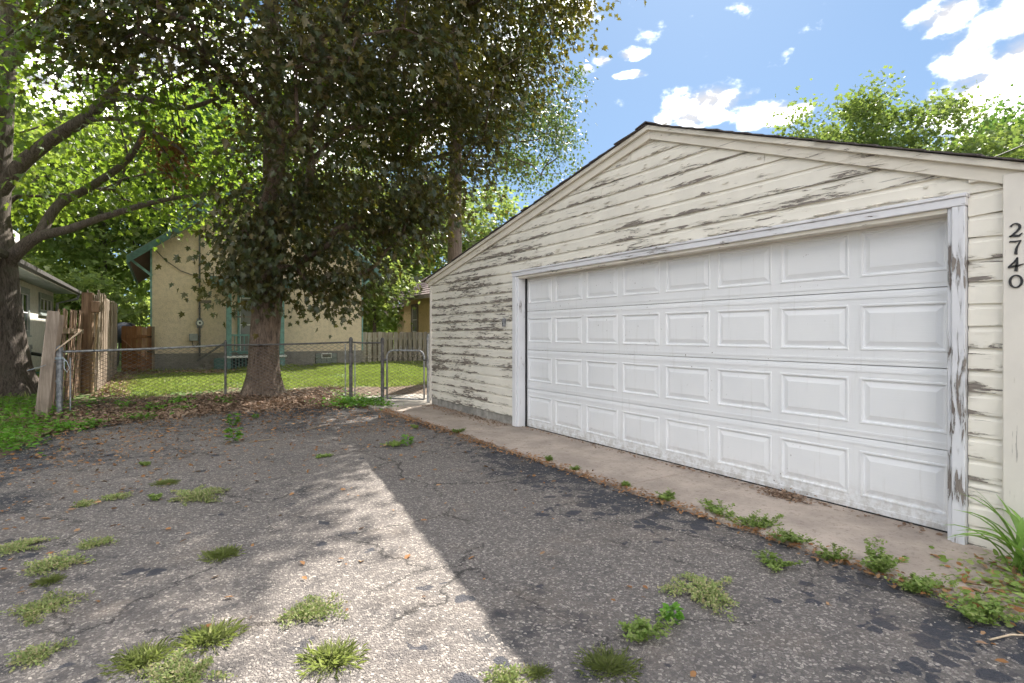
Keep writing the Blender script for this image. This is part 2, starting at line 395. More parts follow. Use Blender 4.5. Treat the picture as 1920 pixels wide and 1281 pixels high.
def mat_ground():
    m, nt, bs, P, geo = new_mat('yard_soil')
    sep = nd(nt, 'ShaderNodeSeparateXYZ'); ln(nt, P, sep.inputs[0])
    a = noise(nt, P, 1.2, 5, 0.65); b = noise(nt, P, 24, 5, 0.7)
    soil = mixc(nt, maprange(nt, b, 0.35, 0.65), (0.10, 0.068, 0.045), (0.20, 0.145, 0.10))
    green = mixc(nt, b, (0.06, 0.12, 0.025), (0.13, 0.20, 0.05))
    lawn = maprange(nt, math_n(nt, 'ADD', sep.outputs[1], math_n(nt, 'MULTIPLY', a, 1.6)), 12.6, 13.6)
    lawn = math_n(nt, 'MULTIPLY', lawn, maprange(nt, a, 0.36, 0.5))
    setc(nt, bs, mixc(nt, lawn, soil, green)); bs.inputs['Roughness'].default_value = 1.0
    bump(nt, bs, b, 0.8, 0.03); return m

def mat_glass(name, c=(0.03, 0.035, 0.04), rough=0.06):
    m, nt, bs, P, geo = new_mat(name); setc(nt, bs, c); bs.inputs['Roughness'].default_value = rough
    bs.inputs['Specular IOR Level'].default_value = 0.8
    bump(nt, bs, noise(nt, P, 3, 2), 0.05, 0.01); return m

def mat_door():
    m, nt, bs, P, geo = new_mat('white_door_paint')
    g = noise(nt, mapping(nt, P, (30, 1.6, 30)), 3.0, 5, 0.6, 0.3)
    a = noise(nt, P, 1.3, 4, 0.6); sp = noise(nt, P, 33, 2, 0.5)
    sep = nd(nt, 'ShaderNodeSeparateXYZ'); ln(nt, P, sep.inputs[0])
    col = mixc(nt, maprange(nt, a, 0.3, 0.7), (0.84, 0.84, 0.85), (0.79, 0.795, 0.81))
    streak = noise(nt, mapping(nt, P, (1, 6, 0.5)), 3.2, 5, 0.65)
    col = mixc(nt, maprange(nt, streak, 0.56, 0.78, 0, 0.35), col, (0.58, 0.56, 0.53))
    splash = math_n(nt, 'MULTIPLY', maprange(nt, sep.outputs[2], 0.0, 0.26, 1, 0), maprange(nt, noise(nt, P, 14, 5, 0.7), 0.40, 0.62))
    col = mixc(nt, math_n(nt, 'MULTIPLY', splash, 0.6), col, (0.40, 0.36, 0.31))
    chip = math_n(nt, 'MULTIPLY', maprange(nt, sp, 0.735, 0.75), maprange(nt, noise(nt, P, 1.1, 2), 0.5, 0.62))
    col = mixc(nt, chip, col, (0.18, 0.15, 0.13))
    setc(nt, bs, col); bs.inputs['Roughness'].default_value = 0.42
    bump(nt, bs, g, 0.28, 0.002); return m

def mat_shingle(name, c1, c2):
    m, nt, bs, P, geo = new_mat(name)
    b = noise(nt, P, 45, 4, 0.7); a = noise(nt, P, 1.4, 3)
    oi = nd(nt, 'ShaderNodeObjectInfo')
    col = mixc(nt, maprange(nt, b, 0.35, 0.65), c1, c2)
    col = mixc(nt, maprange(nt, a, 0.35, 0.7, 0, 0.4), col, tuple(x * 0.6 for x in c2))
    setc(nt, bs, col); bs.inputs['Roughness'].default_value = 0.95
    br = nd(nt, 'ShaderNodeTexBrick'); br.inputs['Scale'].default_value = 1.0
    br.inputs['Color1'].default_value = (1, 1, 1, 1); br.inputs['Color2'].default_value = (0.7, 0.7, 0.7, 1); br.inputs['Mortar'].default_value = (0, 0, 0, 1)
    br.inputs['Mortar Size'].default_value = 0.012; br.inputs['Brick Width'].default_value = 0.3; br.inputs['Row Height'].default_value = 0.14
    tc = nd(nt, 'ShaderNodeTexCoord'); ln(nt, tc.outputs['UV'], br.inputs['Vector'])
    bump(nt, bs, b, 0.6, 0.01); return m

CREAM = (0.86, 0.815, 0.72)
M = {}
M['siding'] = mat_siding('flaking_cream_paint', CREAM, (0.16, 0.135, 0.115), (0.29, 0.25, 0.215), 0.14, 0.135)
M['cream'] = mat_siding('cream_trim_paint', (0.79, 0.735, 0.635), (0.17, 0.14, 0.12), (0.30, 0.26, 0.22), 0.14, 50.0, -0.11, False)
M['cream_v'] = mat_siding('cream_corner_paint', (0.80, 0.75, 0.675), (0.17, 0.14, 0.12), (0.30, 0.26, 0.22), 0.14, 50.0, -0.10, False, True)
M['trim_w'] = mat_siding('white_frame_paint', (0.78, 0.775, 0.80), (0.16, 0.13, 0.115), (0.30, 0.26, 0.23), 0.14, 50.0, -0.12, False)
M['trim_v'] = mat_siding('white_jamb_paint', (0.77, 0.77, 0.80), (0.17, 0.14, 0.125), (0.30, 0.26, 0.23), 0.14, 50.0, 0.085, False, True)
M['trim_l'] = mat_siding('white_left_jamb_paint', (0.79, 0.79, 0.81), (0.17, 0.14, 0.125), (0.30, 0.26, 0.23), 0.14, 50.0, -0.03, False, True)
M['door'] = mat_door()
M['flake'] = mat_plain('paint_flake', (0.74, 0.69, 0.60), 0.6, 0.15, 12, dirt=(0.45, 0.40, 0.33))
M['seal'] = mat_plain('black_rubber_seal', (0.02, 0.02, 0.022), 0.7)
M['dark'] = mat_plain('dark_interior', (0.03, 0.03, 0.03), 0.9)
M['shingle'] = mat_shingle('dark_roof_shingle', (0.06, 0.052, 0.052), (0.13, 0.11, 0.105))
M['shingle_b'] = mat_shingle('brown_roof_shingle', (0.17, 0.125, 0.12), (0.26, 0.20, 0.19))
M['shingle_g'] = mat_shingle('grey_roof_shingle', (0.26, 0.235, 0.22), (0.38, 0.35, 0.33))
M['block'] = mat_plain('foundation_concrete', (0.36, 0.34, 0.31), 0.95, 0.18, 5, bumps=0.8, bscale=40, dirt=(0.16, 0.14, 0.11))
M['number'] = mat_plain('black_number_paint', (0.025, 0.024, 0.026), 0.45, 0.2, 40, dirt=(0.16, 0.10, 0.06))
M['asphalt'] = mat_asphalt()
M['concrete'] = mat_concrete('stained_apron_concrete')
M['walk'] = mat_concrete('walk_concrete', (0.46, 0.42, 0.37), 0.5)
M['ground'] = mat_ground()
M['stucco'] = mat_stucco('tan_stucco', (0.80, 0.655, 0.50), (0.73, 0.59, 0.445))
M['stucco_y'] = mat_stucco('yellow_stucco', (0.78, 0.60, 0.33), (0.72, 0.54, 0.30))
M['stucco_w'] = mat_stucco('cream_stucco', (0.86, 0.835, 0.76), (0.81, 0.78, 0.70))
M['found'] = mat_stucco('grey_foundation_stucco', (0.30, 0.275, 0.25), (0.25, 0.225, 0.20))
M['teal'] = mat_plain('teal_trim_paint', (0.17, 0.32, 0.30), 0.5, 0.15, 8, bumps=0.2)
M['teal_d'] = mat_plain('dark_green_trim_paint', (0.075, 0.155, 0.14), 0.5, 0.15, 8)
M['grey_trim'] = mat_plain('grey_green_trim_paint', (0.34, 0.38, 0.37), 0.5, 0.12, 8)
M['brown_trim'] = mat_plain('taupe_trim_paint', (0.21, 0.17, 0.15), 0.5, 0.12, 8)
M['white'] = mat_plain('white_paint', (0.78, 0.78, 0.76), 0.5, 0.06, 8)
M['glass'] = mat_glass('dark_window_glass')
M['glass_l'] = mat_glass('curtained_window_glass', (0.22, 0.22, 0.21), 0.1)
M['glass_b'] = mat_glass('pale_glass_block', (0.14, 0.17, 0.18), 0.2)
M['bubble'] = mat_plain('pale_green_plastic', (0.42, 0.52, 0.48), 0.15, 0.15, 4)
M['metal'] = mat_plain('galvanised_steel', (0.36, 0.37, 0.39), 0.5, 0.2, 14, metal=0.55, dirt=(0.16, 0.13, 0.11))
M['metal_d'] = mat_plain('weathered_dark_steel', (0.145, 0.138, 0.135), 0.6, 0.2, 14, metal=0.35, dirt=(0.10, 0.06, 0.04))
M['wire'] = mat_plain('weathered_fence_wire', (0.24, 0.225, 0.21), 0.55, 0.2, 20, metal=0.4)
M['wire_black'] = mat_plain('black_cable', (0.03, 0.03, 0.03), 0.7)
M['meter'] = mat_plain('grey_meter_metal', (0.30, 0.31, 0.31), 0.4, 0.1, 10, metal=0.4)
M['wood_grey'] = mat_wood('weathered_fence_wood', (0.42, 0.33, 0.25), (0.22, 0.165, 0.12))
M['wood_old'] = mat_wood('old_brown_fence_wood', (0.36, 0.235, 0.15), (0.17, 0.105, 0.065))
M['wood_red'] = mat_wood('reddish_gate_wood', (0.36, 0.175, 0.08), (0.20, 0.085, 0.04))
M['wood_pale'] = mat_wood('pale_grey_fence_wood', (0.36, 0.32, 0.255), (0.22, 0.19, 0.15))
M['wood_new'] = mat_wood('fresh_split_wood', (0.55, 0.42, 0.26), (0.42, 0.30, 0.18))
M['bark'] = mat_bark('maple_bark', (0.27, 0.20, 0.15), (0.05, 0.036, 0.028))
M['bark_g'] = mat_bark('grey_maple_bark', (0.20, 0.165, 0.14), (0.045, 0.035, 0.029))
M['bark_p'] = mat_bark('pale_spruce_bark', (0.30, 0.24, 0.195), (0.14, 0.105, 0.085))
M['hose'] = mat_plain('green_hose_plastic', (0.05, 0.22, 0.17), 0.4)
M['grill'] = mat_plain('navy_grill_cover', (0.03, 0.035, 0.055), 0.4)
M['rope'] = mat_plain('pale_blue_rope', (0.45, 0.52, 0.56), 0.8)
M['maple'] = mat_leaf('dark_maple_leaf', [(0.024, 0.044, 0.022), (0.045, 0.068, 0.028), (0.070, 0.080, 0.028), (0.110, 0.082, 0.028), (0.040, 0.062, 0.034)], (0.24, 0.20, 0.025), 0.32, 0.5, 0.36)
M['green'] = mat_leaf('green_maple_leaf', [(0.035, 0.078, 0.016), (0.055, 0.115, 0.022), (0.085, 0.15, 0.028)], (0.37, 0.49, 0.05), 0.48, 0.35, 0.4)
M['bright'] = mat_leaf('bright_background_leaf', [(0.10, 0.155, 0.045), (0.15, 0.21, 0.06), (0.22, 0.26, 0.085)], (0.42, 0.49, 0.11), 0.47, 0.25, 0.5)
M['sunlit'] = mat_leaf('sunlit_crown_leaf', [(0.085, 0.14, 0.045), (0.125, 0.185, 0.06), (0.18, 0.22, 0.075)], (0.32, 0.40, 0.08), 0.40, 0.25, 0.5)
M['mid'] = mat_leaf('mid_green_leaf', [(0.05, 0.105, 0.03), (0.08, 0.15, 0.045), (0.11, 0.185, 0.06)], (0.22, 0.36, 0.06), 0.36, 0.25, 0.5)
M['spruce'] = mat_leaf('grey_green_leaf', [(0.055, 0.09, 0.035), (0.085, 0.125, 0.05), (0.12, 0.15, 0.06)], (0.22, 0.30, 0.07), 0.32, 0.25, 0.5)
M['deadleaf'] = mat_leaf('dead_brown_leaf', [(0.16, 0.075, 0.03), (0.24, 0.12, 0.05), (0.30, 0.17, 0.08)], (0.35, 0.16, 0.05), 0.3, 0.2, 0.6)
M['grass'] = mat_leaf('lawn_grass_blade', [(0.16, 0.25, 0.04), (0.25, 0.34, 0.07), (0.36, 0.40, 0.13), (0.42, 0.38, 0.19)], (0.40, 0.48, 0.10), 0.35, 0.25, 0.5)
M['weed'] = mat_leaf('weed_leaf', [(0.15, 0.24, 0.05), (0.23, 0.32, 0.08), (0.33, 0.37, 0.13)], (0.36, 0.48, 0.09), 0.3, 0.25, 0.5)
M['mat_weed'] = mat_leaf('mat_weed_leaf', [(0.20, 0.27, 0.085), (0.28, 0.34, 0.12), (0.37, 0.38, 0.17), (0.42, 0.34, 0.20)], (0.25, 0.34, 0.07), 0.25, 0.2, 0.6)
M['fresh'] = mat_leaf('fresh_green_leaf', [(0.09, 0.23, 0.025), (0.13, 0.30, 0.035), (0.18, 0.34, 0.05)], (0.28, 0.50, 0.04), 0.35, 0.3, 0.45)
M['tuft'] = mat_leaf('dry_grass_blade', [(0.28, 0.36, 0.10), (0.40, 0.46, 0.16), (0.52, 0.52, 0.25)], (0.46, 0.52, 0.14), 0.35, 0.2, 0.6)
M['lily'] = mat_leaf('daylily_blade', [(0.15, 0.29, 0.05), (0.21, 0.36, 0.07), (0.30, 0.43, 0.11)], (0.30, 0.48, 0.06), 0.3, 0.4, 0.4)
M['litter'] = mat_leaf('fallen_leaf', [(0.19, 0.12, 0.08), (0.27, 0.175, 0.12), (0.35, 0.24, 0.165), (0.42, 0.31, 0.22), (0.22, 0.15, 0.11)], (0.3, 0.15, 0.06), 0.1, 0.2, 0.7)
M['litter_o'] = mat_leaf('orange_fallen_leaf', [(0.26, 0.12, 0.05), (0.36, 0.18, 0.075), (0.42, 0.25, 0.13), (0.30, 0.19, 0.12)], (0.4, 0.2, 0.08), 0.12, 0.2, 0.7)

# ------------------------------------------------------------------ ground
def sstep(a, b, x): t = np.clip((x - a) / (b - a), 0, 1); return t * t * (3 - 2 * t)
def gz(x, y):
    """height of the yard soil"""
    x = np.asarray(x, float); y = np.asarray(y, float)
    back = sstep(10.2, 11.5, y)
    z = 0.11 * back
    z = z * (1 - 0.9 * sstep(3.15, 3.5, x) * (1 - sstep(10.4, 12.0, y)))
    z = z + 0.05 * sstep(-1.3, -2.3, x) * (1 - back)
    z = z + 0.018 * np.sin(x * 2.3 + y * 1.1) * np.sin(y * 1.9 - x * 0.7) * back
    pad = sstep(-1.45, -1.25, x) * (1 - sstep(4.5, 4.7, x)) * (1 - sstep(9.9, 10.4, y))
    alley = 1 - sstep(-0.4, -0.2, y)
    pad = np.maximum(pad, alley)
    walk = sstep(2.9, 3.1, x) * (1 - sstep(4.5, 4.7, x)) * (1 - sstep(10.6, 10.9, y))
    return z * (1 - np.maximum(pad, walk)) - 0.035 * np.maximum(pad, walk)

def build_ground():
    def axis(lo, hi, step, far):
        a = np.arange(lo, hi + 1e-6, step); k = np.geomspace(step * 2, far, 22)
        return np.concatenate([(lo - k)[::-1], a, hi + k])
    xs = axis(-6, 12, 0.14, 700); ys = axis(-1, 22, 0.14, 700)
    X, Y = np.meshgrid(xs, ys, indexing='ij'); Z = gz(X, Y)
    V = np.stack([X, Y, Z], -1).reshape(-1, 3); nx, ny = X.shape
    i, j = np.meshgrid(np.arange(nx - 1), np.arange(ny - 1), indexing='ij'); b = (i * ny + j).ravel()
    F = np.stack([b, b + ny, b + ny + 1, b + 1], 1)
    link('ground', mesh_np('ground', V, F, M['ground'], True), kind='structure')
build_ground()

def build_pavement():
    rng = np.random.default_rng(3)
    ctrl = [(-14, -9), (14, -9), (14, -0.6), (6, -0.55), (3.9, 0.1), (3.30, 0.55), (3.262, 1.0), (3.262, 3.0), (3.262, 5.0), (3.262, 7.2), (3.10, 8.3), (3.02, 9.2), (2.9, 9.85), (2.46, 10.12), (1.7, 10.30), (0.93, 10.36), (0.3, 10.28),
            (-0.33, 10.08), (-0.85, 9.6), (-1.22, 8.95), (-1.34, 8.2), (-1.38, 7.3), (-1.42, 5.0), (-1.45, 2.0), (-1.7, 0.2), (-3.0, -0.6), (-14, -0.7)]
    pts = []
    for a, b in zip(ctrl, ctrl[1:] + ctrl[:1]):
        L = math.hypot(b[0] - a[0], b[1] - a[1]); n = max(1, int(L / 0.12)) if max(abs(a[0]), abs(b[0])) < 4 else 1
        for k in range(n):
            t = k / n; j = 0.018 if n > 1 else 0
            pts.append((a[0] + (b[0] - a[0]) * t - abs(rng.normal(0, j)), a[1] + (b[1] - a[1]) * t + rng.normal(0, j)))
    mb = MB(); mb.prism(pts, 'z', -0.03, 0.0)
    mb.part('asphalt_driveway', M['asphalt'], kind='structure')
    # concrete apron, cast in slabs with open joints
    mb = MB(); ys = [0.86, 3.35, 6.35, 9.14]
    rootap = None
    slabs = MB(); slabs.box(3.27, 4.75, 0.5, 9.2, -0.10, -0.02)
    ap = slabs.part('concrete_apron', M['concrete'], kind='structure')
    for a, b in zip(ys, ys[1:]):
        s = MB(); n = 14
        top = [(3.285 + rng.normal(0, 0.006), a + 0.008 + (b - a - 0.016) * k / n) for k in range(n + 1)]
        poly = top + [(4.74, b - 0.008), (4.74, a + 0.008)]
        s.prism(poly, 'z', -0.03, 0.014); s.part('slab', M['concrete'], ap, bevel=0.006)
    s = MB(); s.prism([(3.12, 9.16), (4.72, 9.16), (4.72, 9.9), (3.16, 9.9)], 'z', -0.05, 0.010); w = s.part('concrete_walk', M['walk'], kind='structure')
    s = MB(); s.prism([(3.16, 9.915), (4.72, 9.915), (4.72, 11.2), (3.45, 11.2), (3.3, 10.6)], 'z', -0.05, 0.014); s.part('slab', M['walk'], w)
build_pavement()

# ------------------------------------------------------------------ garage
PK_Y, PK_Z, SL, SR = 3.818, 3.415, 0.2074, 0.3965
YL, YR = 9.17, 0.62
def roof_z(y): return PK_Z - (SL * (y - PK_Y) if y > PK_Y else SR * (PK_Y - y))
def y_left(z, off=0.0): return PK_Y + (PK_Z - off - z) / SL
def y_right(z, off=0.0): return PK_Y - (PK_Z - off - z) / SR
def build_garage():
    rng = np.random.default_rng(11)
    g = root('garage', 'cream clapboard garage with flaking paint and a wide white panelled door', 'garage', (4.2, 5.0, 0))
    # core walls
    mb = MB()
    outline = [(9.10, -0.06), (9.10, roof_z(9.10) - 0.1), (PK_Y, PK_Z - 0.1), (0.93, roof_z(0.93) - 0.1), (0.93, -0.06)]
    # front sheathing around the door opening
    zt = 2.09
    mb.prism([(9.10, -0.06), (9.10, roof_z(9.1) - 0.1), (6.21, roof_z(6.21) - 0.1), (6.21, -0.06)], 'x', 4.194, 4.29)
    mb.prism([(6.21, zt), (6.21, roof_z(6.21) - 0.1), (PK_Y, PK_Z - 0.1), (1.36, roof_z(1.36) - 0.1), (1.36, zt)], 'x', 4.194, 4.29)
    mb.prism([(1.36, -0.06), (1.36, roof_z(1.36) - 0.1), (0.93, roof_z(0.93) - 0.1), (0.93, -0.06)], 'x', 4.194, 4.29)
    mb.box(4.29, 10.2, 9.0, 9.10, -0.06, roof_z(9.1) - 0.1); mb.box(4.29, 10.2, 0.93, 1.03, -0.06, roof_z(0.93) - 0.1)
    mb.prism(outline, 'x', 10.2, 10.3)
    mb.part('wall', M['siding'], g)
    # clapboards
    prof = [(4.193, 0.0), (4.166, 0.0), (4.1685, 0.100), (4.177, 0.113), (4.181, 0.1345), (4.193, 0.1345)]
    def board(z, ya, yb, cut_a=None, cut_b=None, zmin=None):
        """ya > yb; cuts give the sloped end as a function of height"""
        n = max(1, int((ya - yb) / 0.5)); V = []
        tilt = rng.normal(0, 0.002); jit = rng.normal(0, 0.0012, n + 1)
        for i in range(n + 1):
            for px, pz in prof:
                zz = z + pz; zc = min(zz, PK_Z - 0.06)
                A = min(ya, cut_a(zc)) if cut_a else ya
                B = max(yb, cut_b(zc)) if cut_b else yb
                y = A + (B - A) * i / n
                V.append((px + (jit[i] if px < 4.19 else 0), y, zz + tilt * (i / n - 0.5) * 2))
        m = len(prof); F = []
        for i in range(n):
            for k in range(m):
                k2 = (k + 1) % m
                F.append([i * m + k, i * m + k2, (i + 1) * m + k2, (i + 1) * m + k])
        F.append(list(range(m))); F.append([n * m + k for k in range(m)][::-1])
        mb = MB(); mb.add(V, F); mb.part('clapboard', M['siding'], g)
    cl = lambda z: y_left(z, 0.10); cr = lambda z: y_right(z, 0.10)
    splits = {16: [5.6], 17: [6.3], 18: [5.15], 19: [6.0, 2.6], 20: [4.55], 21: [5.0], 22: [4.1, 3.0]}
    for k in range(-1, 24):
        z = 0.14 + 0.135 * k
        if z > PK_Z - 0.12: break
        if z < 2.1:
            if k >= 0:
                if k in (1, 3, 6, 9): board(z, 9.07, 7.4 + 0.5 * (k % 2), cl); board(z, 7.396 + 0.5 * (k % 2), 6.335, cl)
                else: board(z, 9.07, 6.335, cl)
            board(z, 1.262, 1.095)
        else:
            ends = [9.07] + splits.get(k, []) + [1.095]
            for a, b in zip(ends, ends[1:]):
                if a > y_right(z, 0.1) and b < y_left(z, 0.1):
                    board(z, a - 0.0015, b + 0.0015, cl, cr)
    # foundation blocks under the left stretch
    for a, b in ((9.09, 8.72), (8.715, 8.32), (8.315, 7.92), (7.915, 7.52), (7.515, 7.12), (7.115, 6.72), (6.715, 6.34)):
        m = MB(); m.box(4.185 + rng.normal(0, 0.002), 4.3, b, a, -0.05, 0.136); m.part('foundation_block', M['block'], g, bevel=0.006)
    # corner boards
    m = MB(); m.box(4.150, 4.20, 9.075, 9.125, 0.10, roof_z(9.1) - 0.13); m.box(4.204, 4.28, 9.103, 9.125, 0.10, roof_z(9.1) - 0.13); m.part('corner_board', M['cream_v'], g, bevel=0.004)
    m = MB(); m.box(4.130, 4.192, 0.925, 1.090, -0.04, 2.235); m.part('corner_board', M['cream_v'], g, bevel=0.004)
    m = MB(); m.box(4.142, 4.168, 1.092, 1.255, 2.226, 2.315); m.part('frieze_block', M['cream'], g, bevel=0.004)
    # rakes: two stepped boards per slope
    def rake(x0, x1, t0, t1, name):
        for side in (0, 1):
            ye = YL if side == 0 else YR
            m = MB(); m.prism([(PK_Y, PK_Z - t0), (ye, roof_z(ye) - t0), (ye, roof_z(ye) - t1), (PK_Y, PK_Z - t1)], 'x', x0, x1)
            m.part(name, M['cream'], g, bevel=0.003)
    rake(4.138, 4.164, 0.045, 0.150, 'rake_board'); rake(4.106, 4.136, 0.016, 0.062, 'rake_moulding')
    # roof deck and shingle courses
    for side in (0, 1):
        ye = YL + 0.12 if side == 0 else YR - 0.12
        m = MB(); m.prism([(PK_Y, PK_Z - 0.012), (ye, roof_z(ye) - 0.012), (ye, roof_z(ye) - 0.045), (PK_Y, PK_Z - 0.045)], 'x', 4.137, 10.4)
        deck = m.part('roof_deck', M['cream'], g)
        L = abs(ye - PK_Y); n = int(L / 0.138); s = SL if side == 0 else SR; sg = 1 if side == 0 else -1
        for i in range(n + 1):
            ya = PK_Y + sg * i * 0.138; yb = ya + sg * 0.155
            x0 = 4.082 + rng.normal(0, 0.008); t = rng.normal(0, 0.0018); m = MB(); nseg = 7; xs = np.linspace(x0, 10.42, nseg + 1)
            # a course of tabs: its lower edge sits proud of the next one
            V = []
            for x in xs:
                e = rng.normal(0, 0.005)
                V += [(x, ya, roof_z(ya) - 0.006), (x, yb + e, roof_z(yb + e) + 0.004 + t), (x, yb + e, roof_z(yb + e) - 0.008 + t), (x, ya, roof_z(ya) - 0.011)]
            F = []
            for q in range(nseg):
                for k in range(4):
                    F.append([q * 4 + k, q * 4 + (k + 1) % 4, q * 4 + 4 + (k + 1) % 4, q * 4 + 4 + k])
            F.append([0, 1, 2, 3]); F.append([nseg * 4 + 3, nseg * 4 + 2, nseg * 4 + 1, nseg * 4])
            m.add(V, F); m.part('shingle_course', M['shingle'], deck)
    m = MB(); m.prism([(PK_Y - 0.14, PK_Z - 0.045), (PK_Y, PK_Z + 0.018), (PK_Y + 0.14, PK_Z - 0.018), (PK_Y + 0.14, PK_Z - 0.028), (PK_Y, PK_Z + 0.006), (PK_Y - 0.14, PK_Z - 0.055)], 'x', 4.078, 10.43)
    m.part('ridge_cap', M['shingle'], g)
    # door casing
    m = MB(); m.box(4.128, 4.192, 6.240, 6.332, 0.02, 2.092); m.box(4.146, 4.300, 6.206, 6.239, 0.02, 2.092); m.part('door_jamb', M['trim_l'], g, bevel=0.005)
    m = MB(); m.box(4.128, 4.192, 1.266, 1.334, -0.02, 2.092); m.box(4.150, 4.300, 1.335, 1.362, -0.02, 2.092); m.part('door_jamb', M['trim_v'], g, bevel=0.005)
    m = MB(); m.box(4.126, 4.192, 1.262, 6.336, 2.094, 2.146); m.box(4.116, 4.192, 1.255, 6.343, 2.147, 2.170); m.part('head_casing', M['trim_w'], g, bevel=0.004)
    m = MB(); m.box(4.150, 4.300, 1.363, 6.205, 2.066, 2.093); m.part('head_jamb', M['cream'], g)
    m = MB(); m.box(4.262, 4.284, 6.188, 6.2055, 0.012, 2.066); m.part('weather_strip', M['seal'], g)
    # door: four sections of eight raised panels
    DX, y0, y1 = 4.288, 6.205, 1.363; W = y0 - y1; H = 0.531
    pit = W / 8; pw, ph = 0.530, 0.335; ax = (pit - pw) / 2; az = (H - ph) / 2 + 0.004
    def section_mesh():
        # front face with openings, in local coords: y from 0 to -W, z 0..H, x = depth into the garage
        ys = [0.0]
        for i in range(8): ys += [i * pit + ax, i * pit + ax + pw]
        ys.append(W); zs = [0.0, 0.022, az, az + ph, H - 0.028, H - 0.004]
        mb = MB()
        lip = {0: 0.0, 1: 0.0, 2: 0.0, 3: 0.0, 4: 0.0, 5: 0.004}
        for j in range(len(zs) - 1):
            for i in range(len(ys) - 1):
                if j == 2 and i % 2 == 1: continue
                mb.add([(lip[j], -ys[i], zs[j]), (lip[j], -ys[i + 1], zs[j]), (lip[j + 1], -ys[i + 1], zs[j + 1]), (lip[j + 1], -ys[i], zs[j + 1])], [[0, 1, 2, 3]])
        # stepped bands above and below the panels
        mb.box(-0.004, 0.001, -W + 0.004, -0.004, 0.030, 0.046); mb.box(-0.004, 0.001, -W + 0.004, -0.004, H - 0.054, H - 0.038)
        mb.add([(0, 0, 0), (0, -W, 0), (0.045, -W, 0), (0.045, 0, 0)], [[0, 1, 2, 3]])
        mb.add([(0.004, 0, H - 0.004), (0.004, -W, H - 0.004), (0.045, -W, H - 0.004), (0.045, 0, H - 0.004)], [[3, 2, 1, 0]])
        mb.add([(0.045, 0, 0), (0.045, -W, 0), (0.045, -W, H - 0.004), (0.045, 0, H - 0.004)], [[3, 2, 1, 0]])
        for yy in (0, -W): mb.add([(0, yy, 0), (0.045, yy, 0), (0.045, yy, H - 0.004), (0, yy, H - 0.004)], [[0, 1, 2, 3]])
        return mb.mesh('door_section', M['door'])
    def panel_mesh():
        # rings: rim lip, groove, long bevel, raised field
        rings = [(0.0, 0.0), (0.004, -0.005), (0.014, -0.005), (0.020, 0.010), (0.030, 0.011), (0.066, -0.001), (0.072, -0.001)]
        V = []; F = []
        for d, x in rings:
            V += [(x, -d, d), (x, -(pw - d), d), (x, -(pw - d), ph - d), (x, -d, ph - d)]
        for r in range(len(rings) - 1):
            for k in range(4):
                k2 = (k + 1) % 4; F.append([r * 4 + k, r * 4 + k2, r * 4 + 4 + k2, r * 4 + 4 + k])
        n = (len(rings) - 1) * 4; F.append([n, n + 1, n + 2, n + 3])
        mb = MB(); mb.add(V, F); return mb.mesh('raised_panel', M['door'])
    sm, pm = section_mesh(), panel_mesh()
    for s in range(4):
        z = 0.018 + s * (H + 0.0015); dx = DX + (0.004 if s == 3 else rng.normal(0, 0.001))
        sec = link('door_section', sm, g, loc=(dx, y0, z))
        for i in range(8):
            link('raised_panel', pm, sec, loc=(dx, y0 - i * pit - ax, z + az))
    m = MB(); m.box(DX - 0.004, DX + 0.05, y1, y0, 0.0145, 0.024); m.part('bottom_seal', M['seal'], g)
    # key switch beside the door
    m = MB(); m.box(4.125, 4.166, 6.545, 6.60, 1.405, 1.50); m.prism([(6.545, 1.501), (6.60, 1.501), (6.59, 1.525), (6.555, 1.525)], 'x', 4.13, 4.166); m.part('key_switch', M['metal'], g, bevel=0.006)
    m = MB(); m.tube([(4.124, 6.573, 1.45), (4.119, 6.573, 1.45)], 0.012, 10); m.part('key_cylinder', M['metal_d'], g)
    # curled flakes of paint lifting along the board edges
    V = []; F = []
    def flake(y, z, L, h, curl, x=4.1655):
        b = len(V); n = 4; sk = rng.normal(0, 0.25)
        for i in range(n + 1):
            u = i / n; w = 0.35 + 0.65 * math.sin(math.pi * min(max(u * 0.9 + 0.05, 0), 1)) * rng.uniform(0.7, 1.2)
            for v in (0.0, 0.5, 1.0):
                V.append((x - 0.0008 - curl * (v ** 1.6) * (0.5 + 0.5 * math.sin(u * 3.1 + sk)) * h * 0.8, y - u * L, z - v * h * w + sk * 0.1 * h * u + 0.002))
        for i in range(n):
            for v in range(2): F.append([b + i * 3 + v, b + i * 3 + v + 1, b + i * 3 + 4 + v, b + i * 3 + 3 + v])
    for _ in range(420):
        k = int(rng.integers(0, 23)); z = 0.14 + 0.135 * k
        if z < 2.1: y = 6.36 + 2.6 * rng.uniform() ** 0.9
        else:
            lo, hi = max(1.2, y_right(z, 0.16)), min(9.0, y_left(z, 0.16))
            if hi - lo < 0.3: continue
            y = lo + (hi - lo) * rng.uniform() ** 0.7
        L = rng.uniform(0.02, 0.13); flake(y, z + rng.choice([0.012, 0.02, 0.03, 0.06, 0.095]), L, rng.uniform(0.006, 0.018), rng.uniform(0.3, 1.2), 4.1645)
    for _ in range(70):      # along the top of the door casing
        flake(6.3 - 5.0 * rng.uniform(), 2.19 + rng.uniform(0, 0.02), rng.uniform(0.03, 0.16), rng.uniform(0.008, 0.024), rng.uniform(0.6, 1.6), 4.163)
    o = link('paint_flakes', mesh_np('paint_flakes', V, F, M['flake']), g, kind='stuff')
